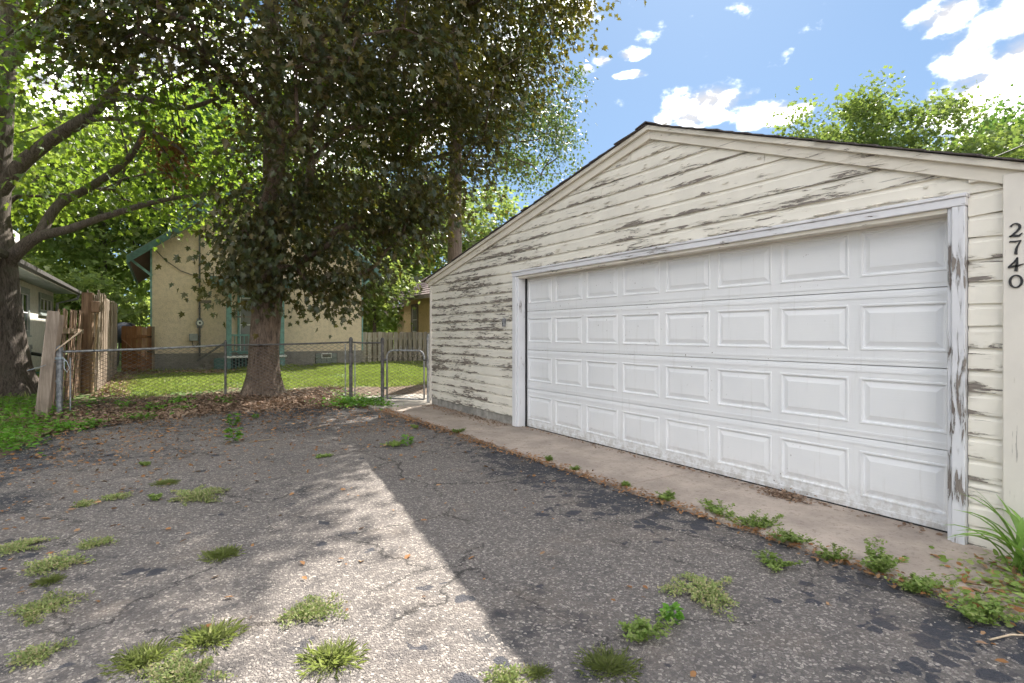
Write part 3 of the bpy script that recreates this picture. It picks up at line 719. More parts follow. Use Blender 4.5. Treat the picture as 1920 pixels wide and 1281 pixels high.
    # house number 2 7 4 0, brush-style strokes
    def stroke(mb, pts, ws, yc, zc, sc):
        n = len(pts); L = []; R = []
        for i, p in enumerate(pts):
            a = pts[max(i - 1, 0)]; b = pts[min(i + 1, n - 1)]
            dx, dz = b[0] - a[0], b[1] - a[1]; l = math.hypot(dx, dz) or 1; nx, nz = -dz / l, dx / l; w = ws[i] / 2
            L.append((p[0] + nx * w, p[1] + nz * w)); R.append((p[0] - nx * w, p[1] - nz * w))
        for i in range(n - 1):
            poly = [L[i], L[i + 1], R[i + 1], R[i]]
            mb.prism([(yc - (u - 0.5) * sc, zc + (v - 0.5) * sc) for u, v in poly], 'x', 4.1225, 4.131)
    def arc(cx, cy, rx, ry, a0, a1, n): return [(cx + rx * math.cos(math.radians(a0 + (a1 - a0) * i / n)), cy + ry * math.sin(math.radians(a0 + (a1 - a0) * i / n))) for i in range(n + 1)]
    D = {}
    p = arc(0.46, 0.70, 0.26, 0.27, 165, -35, 8) + [(0.52, 0.36), (0.34, 0.19), (0.16, 0.05)]
    D['2'] = [(p, [0.12, 0.08, 0.07, 0.09, 0.12, 0.15, 0.16, 0.15, 0.14, 0.12, 0.10, 0.08]), ([(0.14, 0.06), (0.30, 0.11), (0.48, 0.08), (0.68, 0.06), (0.86, 0.24)], [0.10, 0.15, 0.17, 0.14, 0.04])]
    D['7'] = [([(0.14, 0.90), (0.18, 0.97), (0.45, 0.93), (0.80, 0.97)], [0.03, 0.10, 0.12, 0.07]), ([(0.78, 0.97), (0.62, 0.66), (0.52, 0.38), (0.50, 0.0)], [0.06, 0.10, 0.14, 0.17])]
    D['4'] = [([(0.60, 1.0), (0.42, 0.68), (0.10, 0.34)], [0.07, 0.11, 0.09]), ([(0.06, 0.30), (0.35, 0.36), (0.62, 0.38), (0.94, 0.50)], [0.10, 0.15, 0.15, 0.03]), ([(0.58, 0.98), (0.56, 0.5), (0.50, 0.0)], [0.09, 0.15, 0.18])]
    D['0'] = [(arc(0.5, 0.5, 0.33, 0.44, 0, 360, 20), [0.09 + 0.05 * abs(math.cos(math.radians(18 * i))) for i in range(21)])]
    for ch, zc in (('2', 1.903), ('7', 1.803), ('4', 1.706), ('0', 1.608)):
        m = MB()
        for pts, ws in D[ch]: stroke(m, pts, ws, 1.030, zc, 0.079)
        o = m.part('house_number', M['number'], g); o['label'] = 'black metal numeral %s on the cream corner board' % ch
build_garage()

# ------------------------------------------------------------------ houses
def window(parent, axis, plane, a0, a1, z0, z1, frame_m, pane_m, fw=0.06, out=-1, mull=0, bars=0, sill=True, name='window'):
    """window on a wall plane; axis 'x' -> wall x = plane running along y, 'y' -> wall y = plane running along x"""
    def bx(m, u0, u1, d0, d1, zz0, zz1):
        d0, d1 = sorted((plane + out * d0, plane + out * d1))
        if axis == 'x': m.box(d0, d1, u0, u1, zz0, zz1)
        else: m.box(u0, u1, d0, d1, zz0, zz1)
    m = MB()
    bx(m, a0, a0 + fw, 0.001, 0.05, z0, z1); bx(m, a1 - fw, a1, 0.001, 0.05, z0, z1)
    bx(m, a0 + fw, a1 - fw, 0.001, 0.046, z0, z0 + fw); bx(m, a0 + fw, a1 - fw, 0.001, 0.054, z1 - fw * 1.4, z1)
    w = m.part(name, frame_m, parent, bevel=0.004)
    n = mull + 1; L = (a1 - a0 - 2 * fw) / n
    for i in range(n):
        b0 = a0 + fw + i * L; b1 = b0 + L
        s = MB(); t = 0.028
        bx(s, b0 + 0.002, b0 + t, 0.002, 0.032, z0 + fw, z1 - fw * 1.4); bx(s, b1 - t, b1 - 0.002, 0.002, 0.032, z0 + fw, z1 - fw * 1.4)
        bx(s, b0 + t, b1 - t, 0.002, 0.030, z0 + fw, z0 + fw + t); bx(s, b0 + t, b1 - t, 0.002, 0.030, z1 - fw * 1.4 - t, z1 - fw * 1.4)
        for q in range(bars):
            zz = z0 + fw + (z1 - z0 - 2.4 * fw) * (q + 1) / (bars + 1); bx(s, b0 + t, b1 - t, 0.002, 0.028, zz - 0.014, zz + 0.014)
        s.part('sash', M['white'], w)
        p = MB(); bx(p, b0 + 0.004, b1 - 0.004, 0.003, 0.012, z0 + fw, z1 - fw * 1.4); p.part('pane', pane_m, w)
    if sill:
        s = MB(); bx(s, a0 - 0.04, a1 + 0.04, 0.001, 0.085, z0 - 0.045, z0 - 0.002); s.part('sill', frame_m, w)
    return w

def build_tan_house():
    h = root('stucco_house', 'tan stucco house with teal trim behind the big maple', 'house', (3.2, 20.5, 0.1))
    Y = 20.5; x0, x1 = -0.17, 6.5; eave = 4.02; pkx = (x0 + x1) / 2; s = 0.78; pk = eave + s * (pkx - x0)
    mb = MB(); mb.prism([(x0, 0.66), (x0, eave), (pkx, pk), (x1, eave), (x1, 0.66)], 'y', Y, Y + 9.5)
    mb.part('wall', M['stucco'], h)
    mb = MB(); mb.box(x0 - 0.03, x1 + 0.03, Y - 0.035, Y + 9.5, -0.1, 0.655); mb.part('foundation', M['found'], h)
    # roof planes with overhang
    o, oy = 0.62, 0.36
    for sg in (-1, 1):
        xe = x0 - o if sg < 0 else x1 + o; ze = eave - s * o
        m = MB(); m.prism([(xe, ze + 0.16), (pkx, pk + 0.16), (pkx, pk + 0.06), (xe, ze + 0.06)], 'y', Y - oy, Y + 9.8); r = m.part('roof', M['shingle_b'], h)
        m = MB(); m.prism([(xe - sg * -0.02, ze + 0.13), (pkx, pk + 0.135), (pkx, pk - 0.10), (xe - sg * -0.02, ze - 0.12)], 'y', Y - oy - 0.035, Y - oy - 0.002); m.part('barge_board', M['teal_d'], r, bevel=0.004)
        m = MB(); m.prism([(xe - 0.02, ze + 0.05), (xe + 0.02, ze + 0.05), (xe + 0.02, ze - 0.11), (xe - 0.02, ze - 0.11)], 'y', Y - oy + 0.001, Y + 9.8); m.part('fascia', M['teal'], r)
        m = MB(); m.beam((xe + 0.03 * -sg, Y - oy + 0.1, ze + 0.0), ((x0 if sg < 0 else x1), Y - oy + 0.1, eave - 0.02), 0.06, 0.10, (0, 1, 0)); m.beam((xe + 0.1 * -sg, Y - 0.04, ze + 0.03), ((x0 if sg < 0 else x1), Y - 0.04, ze - 0.42), 0.07, 0.09, (0, 1, 0)); m.part('bracket', M['teal'], h)
    m = MB(); m.box(x0 - 0.05, x0 - 0.002, Y - 0.02, Y + 0.10, 0.66, eave - 0.05); m.part('corner_trim', M['teal'], h)
    m = MB(); m.box(x1 + 0.002, x1 + 0.05, Y - 0.02, Y + 0.10, 0.66, eave - 0.05); m.part('corner_trim', M['teal'], h)
    # dormer roof rising behind
    m = MB(); m.prism([(0.6, 4.9), (0.6, 6.2), (2.6, 6.9), (2.6, 4.9)], 'y', Y + 3, Y + 7); m.part('dormer', M['teal_d'], h)
    # electric service
    m = MB(); m.tube([(1.125, Y - 0.06, 0.45), (1.125, Y - 0.06, 4.95), (1.125, Y - 0.10, 5.05), (1.125, Y - 0.22, 5.0)], 0.028, 8)
    for z in (1.2, 2.1, 3.0, 3.9, 4.7): m.box(1.085, 1.165, Y - 0.075, Y - 0.001, z, z + 0.03)
    m.part('service_conduit', M['metal_d'], h)
    for z in (4.72, 4.84, 4.96):
        m = MB(); m.tube([(1.02, Y - 0.01, z - 0.02), (1.02, Y - 0.14, z - 0.02)], 0.035, 8); m.part('insulator', M['dark'], h)
    m = MB(); m.tube([(1.125, Y - 0.05, 1.64), (1.125, Y - 0.14, 1.64)], 0.115, 16); m.box(1.05, 1.20, Y - 0.055, Y - 0.001, 1.48, 1.80); me = m.part('electric_meter', M['meter'], h)
    m = MB(); m.tube([(1.125, Y - 0.141, 1.645), (1.125, Y - 0.20, 1.645)], [0.085, 0.07], 16); m.part('meter_glass', M['white'], me)
    m = MB(); m.box(1.098, 1.152, Y - 0.206, Y - 0.201, 1.615, 1.675); m.part('meter_dial', M['glass'], me)
    m = MB(); m.box(0.83, 1.075, Y - 0.13, Y - 0.001, 1.06, 1.29); m.part('utility_box', M['meter'], h, bevel=0.012)
    m = MB(); m.tube([(0.92, Y - 0.05, 1.06), (0.93, Y - 0.05, 0.92), (1.02, Y - 0.05, 0.88), (1.09, Y - 0.05, 0.98)], 0.012, 6); m.part('cable', M['wire_black'], h)
    m = MB(); m.tube([(-0.1, Y - 0.03, 3.95), (0.2, Y - 0.03, 3.62), (0.6, Y - 0.03, 3.32), (1.1, Y - 0.03, 3.14)], 0.012, 5); m.part('cable', M['wire_black'], h)
    m = MB(); m.box(1.165, 1.46, Y - 0.03, Y - 0.001, 2.30, 2.40); m.part('wall_plate', M['brown_trim'], h)
    # porch bay: posts, deck, railing, little roof
    py = Y - 0.45
    for xa in (1.87, 3.50):
        m = MB(); m.box(xa, xa + 0.15, py - 0.02, py + 0.13, 0.56, 2.75); m.part('porch_post', M['teal'], h, bevel=0.006)
    m = MB(); m.box(1.80, 3.72, py - 0.08, Y - 0.04, 0.49, 0.555); m.part('porch_deck', M['white'], h, bevel=0.006)
    for xa in (1.83, 3.50):
        m = MB(); m.box(xa, xa + 0.17, py - 0.02, py + 0.1, 0.08, 0.488); m.part('porch_pier', M['teal'], h)
    for i in range(15):
        xx = 2.02 + i * 0.1; m = MB(); m.box(xx, xx + 0.05, py, py + 0.02, 0.10, 0.486); m.part('skirt_slat', M['teal_d'], h)
    m = MB(); m.box(2.0, 3.5, py + 0.12, py + 0.14, 0.05, 0.48); m.part('skirt_back', M['dark'], h)
    m = MB(); m.box(2.021, 3.499, py + 0.03, py + 0.085, 1.22, 1.275); m.box(2.021, 3.499, py + 0.035, py + 0.08, 0.68, 0.725)
    ra = m.part('railing', M['teal'], h)
    for i in range(10):
        xx = 2.10 + i * 0.145; m = MB(); m.box(xx, xx + 0.035, py + 0.04, py + 0.075, 0.726, 1.219); m.part('baluster', M['teal'], ra)
    m = MB(); m.box(2.021, 3.499, py + 0.04, py + 0.07, 1.83, 1.885); m.part('cross_bar', M['brown_trim'], h)
    m = MB(); m.prism([(py - 0.30, 2.97), (Y - 0.001, 3.22), (Y - 0.001, 3.10), (py - 0.30, 2.86)], 'x', 1.42, 4.0); m.part('porch_roof', M['teal_d'], h)
    m = MB(); m.box(1.62, 3.85, py - 0.02, py + 0.13, 2.752, 2.90); m.part('porch_beam', M['brown_trim'], h)
    m = MB(); m.tube([(1.78, py - 0.08, 2.66), (1.80, py - 0.16, 2.58)], [0.05, 0.08], 10); m.part('porch_lamp', M['dark'], h)
    # door with glazed sash behind the railing
    window(h, 'y', Y - 0.0, 2.24, 3.30, 0.60, 2.62, M['teal'], M['glass_l'], 0.07, -1, 1, 1, False, 'porch_window')
    # steps
    for i in range(4):
        m = MB(); m.box(1.05 + 0.19 * i, 1.78, py - 0.02, Y - 0.05, 0.08 + 0.12 * i, 0.08 + 0.12 * (i + 1) - 0.004); m.part('step', M['found'], h, bevel=0.01)
    m = MB(); m.beam((1.02, py - 0.06, 0.42), (1.82, py - 0.06, 1.0), 0.04, 0.06); m.part('step_rail', M['metal_d'], h)
    m = MB(); m.box(1.50, 1.86, py - 0.12, py - 0.03, 0.08, 0.50); m.part('step_cheek', M['teal_d'], h)
    # basement window of glass block with a vent light
    m = MB(); m.box(4.78, 5.58, Y - 0.05, Y - 0.0355, 0.19, 0.60); bw = m.part('basement_window', M['glass'], h)
    for i in range(4):
        for j in range(2):
            if i in (1, 2) and j == 1: continue
            m = MB(); m.box(4.80 + i * 0.19, 4.98 + i * 0.19, Y - 0.062, Y - 0.0505, 0.205 + j * 0.19, 0.385 + j * 0.19); m.part('glass_block', M['glass_b'], bw, bevel=0.01)
    m = MB(); m.box(4.995, 5.36, Y - 0.075, Y - 0.051, 0.395, 0.575); m.part('vent_frame', M['white'], bw)
    m = MB(); m.box(5.02, 5.335, Y - 0.082, Y - 0.076, 0.425, 0.55); m.part('pane', M['glass'], bw)
build_tan_house()

def build_cream_house():
    h = root('cream_house', 'cream stucco bungalow with grey shingle roof at the far left', 'house', (-3.2, 22, 0))
    X = -3.2; ya, yb = 12.0, 25.6; zt = 2.78
    m = MB(); m.box(X - 7.5, X, ya, yb, -0.1, zt); m.part('wall', M['stucco_w'], h)
    # hipped lower roof with wide eaves
    o = 0.62; z0 = 2.83; rise = 1.75; rx = 3.6
    E = [(X + o, ya - o), (X + o, yb + o), (X - 7.5 - o, yb + o), (X - 7.5 - o, ya - o)]
    R = [(X - rx, ya + 3.0), (X - rx, yb - 3.4)]
    V = [(*E[0], z0), (*E[1], z0), (*E[2], z0), (*E[3], z0), (*R[0], z0 + rise), (*R[1], z0 + rise)]
    m = MB(); m.add(V, [[0, 1, 5, 4], [1, 2, 5], [2, 3, 4, 5], [3, 0, 4], [0, 3, 2, 1]]); r = m.part('roof', M['shingle_g'], h)
    n = 16
    for i in range(n):       # shingle courses of the slope towards the yard
        t0, t1 = i / n, (i + 1) / n
        def pt(t, s): 
            a = Vector(V[0]).lerp(Vector(V[4]), t); b = Vector(V[1]).lerp(Vector(V[5]), t); return a.lerp(b, s)
        up = Vector((0.44, 0, 0.9)) * 0.028; q = [pt(t0, 0) + up, pt(t0, 1) + up, pt(t1, 1) + up * 0.15, pt(t1, 0) + up * 0.15, pt(t0, 0) + up * 0.1, pt(t0, 1) + up * 0.1]
        m = MB(); m.add(q, [[0, 1, 2, 3], [4, 5, 1, 0]]); m.part('shingle_course', M['shingle_g'], r)
    m = MB(); m.box(X + 0.002, X + o, ya - o, yb + o, z0 - 0.045, z0 - 0.006); m.box(X - 7.5, X + 0.001, yb + 0.002, yb + o, z0 - 0.045, z0 - 0.006); m.part('soffit', M['grey_trim'], h)
    m = MB(); m.box(X + o + 0.002, X + o + 0.03, ya - o, yb + o, z0 - 0.075, z0 + 0.06); m.part('fascia', M['white'], h)
    m = MB(); m.prism([(X + o + 0.032, z0 + 0.05), (X + o + 0.14, z0 + 0.06), (X + o + 0.13, z0 - 0.03), (X + o + 0.06, z0 - 0.06), (X + o + 0.032, z0 - 0.06)], 'y', ya - o, yb + o + 0.05); m.part('gutter', M['metal_d'], h)
    m = MB(); m.tube([(X + o + 0.05, yb + o, z0 - 0.05), (X + o, yb + o, z0 - 0.22), (X + 0.1, yb + 0.1, z0 - 0.42), (X + 0.05, yb + 0.06, 0.2)], 0.045, 8); m.part('downspout', M['metal'], h)
    # upper storey with lap siding
    ux = X - 1.05; u0, u1 = 12.5, 21.9
    m = MB(); m.box(ux - 5.2, ux, u0, u1, 2.6, 5.6); up_ = m.part('upper_wall', M['white'], h)
    for i in range(13):
        z = 3.05 + 0.2 * i; m = MB(); m.prism([(ux + 0.001, z), (ux + 0.028, z), (ux + 0.008, z + 0.198), (ux + 0.001, z + 0.198)], 'y', u0, u1 + 0.01); m.part('siding_board', M['white'], up_)
    m = MB(); m.prism([(ux + 0.5, 4.35), (ux + 0.5, 4.45), (ux - 2.7, 6.9), (ux - 5.7, 4.35)], 'y', u0, u1 + 1.1); m.part('upper_roof', M['shingle_g'], h)
    m = MB(); m.box(ux - 2.0, ux + 0.52, u1 + 0.02, u1 + 1.12, 4.16, 4.34); m.part('upper_soffit', M['grey_trim'], h)
    m = MB(); m.box(ux + 0.502, ux + 0.54, u0, u1 + 1.16, 4.15, 4.46); m.part('upper_fascia', M['white'], h)
    # windows
    window(h, 'x', X, 19.35, 21.0, 1.25, 2.60, M['grey_trim'], M['glass'], 0.12, 1, 1, 1)
    window(h, 'x', X, 22.7, 25.1, 1.93, 2.62, M['grey_trim'], M['glass_l'], 0.12, 1, 2, 0)
    window(h, 'x', X, 20.0, 20.6, 0.22, 0.75, M['white'], M['glass'], 0.08, 1, 0, 0, False, 'basement_window')
    # bubble-shaped garden window
    m = MB(); prof = [(0, 2.30), (0.22, 2.28), (0.40, 2.18), (0.50, 2.02), (0.52, 1.66), (0, 1.66)]
    m.prism([(X + 0.002 + a, z) for a, z in prof], 'y', 15.15, 16.2); gw = m.part('garden_window', M['bubble'], h)
    m = MB(); m.prism([(X + 0.002, 1.655), (X + 0.56, 1.655), (X + 0.56, 1.58), (X + 0.002, 1.58)], 'y', 15.1, 16.25); m.part('window_base', M['white'], gw)
    # hose bib, drain pipe
    m = MB(); m.tube([(X + 0.06, 20.95, 0.0), (X + 0.06, 20.95, 0.85)], 0.03, 8); m.tube([(X + 0.06, 20.95, 0.85), (X + 0.06, 20.95, 0.97)], 0.055, 8); m.part('standpipe', M['metal'], h)
build_cream_house()

def build_yellow_house():
    h = root('yellow_house', 'yellow stucco house with brown hipped roof beyond the garage corner', 'house', (10.6, 24, 0.1))
    X = 10.6; ya, yb = 15.5, 26.5
    m = MB(); m.box(X, X + 8, ya, yb, 0, 3.05); m.part('wall', M['stucco_y'], h)
    m = MB(); m.box(X + 0.9, X + 8, yb + 0.002, yb + 3.2, 0, 2.75); m.part('rear_wing', M['stucco_y'], h)
    z0 = 3.05; o = 0.55
    V = [(X - o, ya - o, z0), (X - o, yb + o + 0.6, z0), (X + 8 + o, yb + o + 0.6, z0), (X + 8 + o, ya - o, z0), (X + 4, ya + 3.6, z0 + 3.2), (X + 4, yb - 3.0, z0 + 3.2)]
    m = MB(); m.add(V, [[0, 1, 5, 4], [1, 2, 5], [2, 3, 4, 5], [3, 0, 4], [0, 3, 2, 1]]); r = m.part('roof', M['shingle_b'], h)
    n = 24
    for i in range(n):
        t0, t1 = i / n, (i + 1) / n
        def pt(t, s):
            a = Vector(V[0]).lerp(Vector(V[4]), t); b = Vector(V[1]).lerp(Vector(V[5]), t); return a.lerp(b, s)
        up = Vector((-0.55, 0, 0.83)) * 0.025; q = [pt(t0, 0) + up, pt(t0, 1) + up, pt(t1, 1) + up * 0.15, pt(t1, 0) + up * 0.15, pt(t0, 0) + up * 0.1, pt(t0, 1) + up * 0.1]
        m = MB(); m.add(q, [[0, 1, 2, 3], [4, 5, 1, 0]]); m.part('shingle_course', M['shingle_b'], r)
    m = MB(); m.box(X - o - 0.03, X - o - 0.002, ya - o, yb + o + 0.6, z0 - 0.16, z0 + 0.03); m.part('fascia', M['brown_trim'], h)
    m = MB(); m.box(X - o, X - 0.002, ya, yb + 0.4, z0 - 0.05, z0 - 0.006); m.part('soffit', M['brown_trim'], h)
    m = MB(); m.add([(X + 0.4, yb + 0.0, 2.74), (X + 0.4, yb + 3.8, 2.74), (X + 8, yb + 3.8, 2.74), (X + 8, yb, 2.74), (X + 3.8, yb, 4.2), (X + 3.8, yb + 1.6, 4.2)], [[0, 1, 5, 4], [1, 2, 3, 4, 5], [0, 3, 2, 1]]); m.part('rear_roof', M['shingle_b'], h)
    window(h, 'x', X, 24.6, 25.45, 1.25, 2.74, M['brown_trim'], M['glass_l'], 0.13, -1, 0, 1)
    window(h, 'x', X, 26.55 - 0.02, 26.56 + 0.9, 1.25, 2.6, M['brown_trim'], M['glass'], 0.12, -1, 0, 0, True) if False else None
    window(h, 'x', X + 0.9, 27.0, 27.9, 1.2, 2.5, M['brown_trim'], M['glass'], 0.12, -1, 0, 1)
build_yellow_house()

# ------------------------------------------------------------------ fences
def board_mesh(w, t, L, name, mat, ear=0.03):
    m = MB(); m.prism([(-w / 2, 0), (w / 2, 0), (w / 2, L - ear), (w / 2 - ear, L), (-w / 2 + ear, L), (-w / 2, L - ear)], 'y', -t / 2, t / 2)
    return m.mesh(name, mat)
def build_fences():
    rng = np.random.default_rng(5)
    # standing shadow-box fence beside the lawn: runs along y at x = -1.12
    f = root('board_fence', 'tall weathered board fence still standing along the left of the lawn', 'fence', (-1.12, 17, 0.1))
    me = board_mesh(0.14, 0.02, 2.08, 'fence_board', M['wood_grey'])
    for side in (-1, 1):
        y = 13.9 + (0.12 if side > 0 else 0)
        while y < 20.2:
            link('fence_board', me, f, loc=(-1.12 + side * 0.062, y, 0.10), rot=(rng.normal(0, 0.008), rng.normal(0, 0.012), math.pi / 2 + rng.normal(0, 0.02)), scale=(1, 1, 1 + rng.normal(0, 0.012)))
            y += 0.235
    for z in (0.45, 1.2, 1.9):
        m = MB(); m.box(-1.165, -1.075, 13.8, 20.25, z, z + 0.038); m.part('rail', M['wood_grey'], f)
    for y in (15.9, 18.1, 20.25):
        m = MB(); m.box(-1.165, -1.075, y - 0.045, y + 0.045, 0.05, 2.05); m.part('post', M['wood_grey'], f)
    m = MB(); m.tube([(-1.2, 13.72, 0.0), (-1.2, 13.72, 1.3), (-1.18, 13.7, 2.12)], [0.12, 0.11, 0.10], 9); m.part('post', M['wood_old'], f)
    m = MB(); m.box(-1.12, -0.98, 13.5, 13.66, 1.72, 1.95); m.part('broken_block', M['wood_old'], f, bevel=0.02)
    m = MB(); m.beam((-1.05, 13.95, 1.7), (-1.08, 13.2, 0.12), 0.03, 0.05); m.part('loose_strip', M['wood_new'], f)
    # collapsed panel leaning in from the left
    f = root('leaning_fence_panel', 'collapsed brown fence panel leaning beside the chain link end post', 'fence', (-1.3, 11.8, 0))
    me = board_mesh(0.145, 0.02, 1.72, 'fence_board', M['wood_old'], 0.012)
    n = 15
    for i in range(n):
        t = i / (n - 1); y = 11.35 + 2.15 * t
        link('fence_board', me, f, loc=(-1.42 + 0.12 * t + rng.normal(0, 0.012), y, 0.0 + 0.05 * t), rot=(rng.normal(0, 0.01) + 0.04, 0.155 + 0.05 * t + rng.normal(0, 0.012), math.pi / 2 + 0.04), scale=(1, 1, 1 + rng.normal(0, 0.01)))
    for z, x in ((0.4, -1.40), (1.35, -1.25)):
        m = MB(); m.beam((x - 0.08, 11.4, z), (x, 13.5, z), 0.04, 0.09); m.part('rail', M['wood_old'], f)
    lp = f; me2 = board_mesh(0.15, 0.024, 1.66, 'fence_board', M['wood_grey'], 0.015)
    f = root('lone_fence_board', 'thick grey board propped upright just left of the galvanised post', 'board', (-1.5, 10.75, 0))
    link('board', me2, f, loc=(-1.50, 10.80, 0.0), rot=(0.02, 0.09, 0.45)); link('fence_board', me2, lp, loc=(-1.47, 10.95, 0.0), rot=(0.02, 0.11, 0.5), scale=(0.8, 1, 0.97))
    m = MB(); m.beam((-1.36, 10.95, 1.02), (-1.02, 11.0, 1.36), 0.02, 0.11, (0, 1, 0)); s = m.part('split_board', M['wood_new'])
    tag(s, 'short pale split board jutting up behind the galvanised post', 'board')
    # wooden gate by the house corner
    g = root('wooden_gate', 'reddish brown plank gate between board fence and stucco house', 'gate', (-0.55, 20.3, 0.1))
    bm = board_mesh(0.125, 0.02, 1.40, 'gate_plank', M['wood_red'], 0.02)
    for i in range(6): link('gate_plank', bm, g, loc=(-0.88 + i * 0.128, 20.30, 0.13 + rng.normal(0, 0.006)), scale=(1, 1, 1 + rng.normal(0, 0.008)))
    m = MB(); m.box(-0.95, -0.19, 20.262, 20.288, 1.16, 1.25); m.part('gate_rail', M['wood_red'], g)
    m = MB(); m.box(-0.95, -0.19, 20.262, 20.288, 0.26, 0.35); m.part('gate_rail', M['wood_red'], g)
    m = MB(); m.beam((-0.93, 20.274, 1.13), (-0.22, 20.274, 0.37), 0.024, 0.09, (0, 1, 0)); m.part('gate_brace', M['wood_red'], g)
    m = MB(); m.box(-0.30, -0.16, 20.245, 20.261, 1.185, 1.215); m.box(-0.30, -0.16, 20.245, 20.261, 0.72, 0.75); m.part('hinge', M['dark'], g)
    m = MB(); m.box(-0.175, -0.10, 20.22, 20.30, 0.05, 1.52); m.part('post', M['wood_grey'], g)
    # low shadow-box fence behind the yard, right
    f = root('low_board_fence', 'low pale grey board fence across the back of the lawn', 'fence', (8, 20.6, 0.1))
    me = board_mesh(0.14, 0.018, 1.27, 'fence_board', M['wood_pale'], 0.02)
    for i in range(20): link('fence_board', me, f, loc=(6.60 + i * 0.208, 20.50, 0.08), rot=(0, rng.normal(0, 0.008), rng.normal(0, 0.03)), scale=(1, 1, 1 + rng.normal(0, 0.01)))
    for i in range(20): link('fence_board', me, f, loc=(6.70 + i * 0.208, 20.60, 0.08), rot=(0, rng.normal(0, 0.008), rng.normal(0, 0.03)), scale=(1, 1, 1 + rng.normal(0, 0.01)))
    for z in (0.35, 1.05):
        m = MB(); m.box(6.55, 10.8, 20.52, 20.58, z, z + 0.09); m.part('rail', M['wood_pale'], f)
build_fences()

def chain_mesh(a, b, za0, za1, zb0, zb1, pitch=0.064, r=0.0034):
    """woven diamond mesh between two posts: zigzag wires with real thickness"""
    a = np.array(a, float); b = np.array(b, float); L = np.linalg.norm(b - a); d = (b - a) / L; nv = np.array([-d[1], d[0]])
    H = max(za1 - za0, zb1 - zb0); nr = int(H / (pitch * 0.5)); nc = int(L / pitch)
    V = []; F = []; step = H / nr
    tri = np.array([(math.cos(t), math.sin(t)) for t in (0.5, 2.6, 4.7)]) * r
    for c in range(nc + 1):
        for par in (0,):
            base = len(V)
            for k in range(nr + 1):
                u = min(max((c + (0.5 if ((k + c) % 2) else -0.5)) * pitch, 0.0), L)
                t = u / L; z0 = za0 + (zb0 - za0) * t; z1 = za1 + (zb1 - za1) * t
                z = z0 + (z1 - z0) * k / nr; off = 0.002 * (1 if ((k + c) % 2) else -1)
                p = a + d * u + nv * off
                for q in tri: V.append((p[0] + nv[0] * q[0], p[1] + nv[1] * q[0], z + q[1]))
            for k in range(nr):
                for q in range(3):
                    q2 = (q + 1) % 3; i = base + k * 3
                    F.append([i + q, i + q2, i + 3 + q2, i + 3 + q])
    return mesh_np('wire_mesh', V, F, M['wire'])
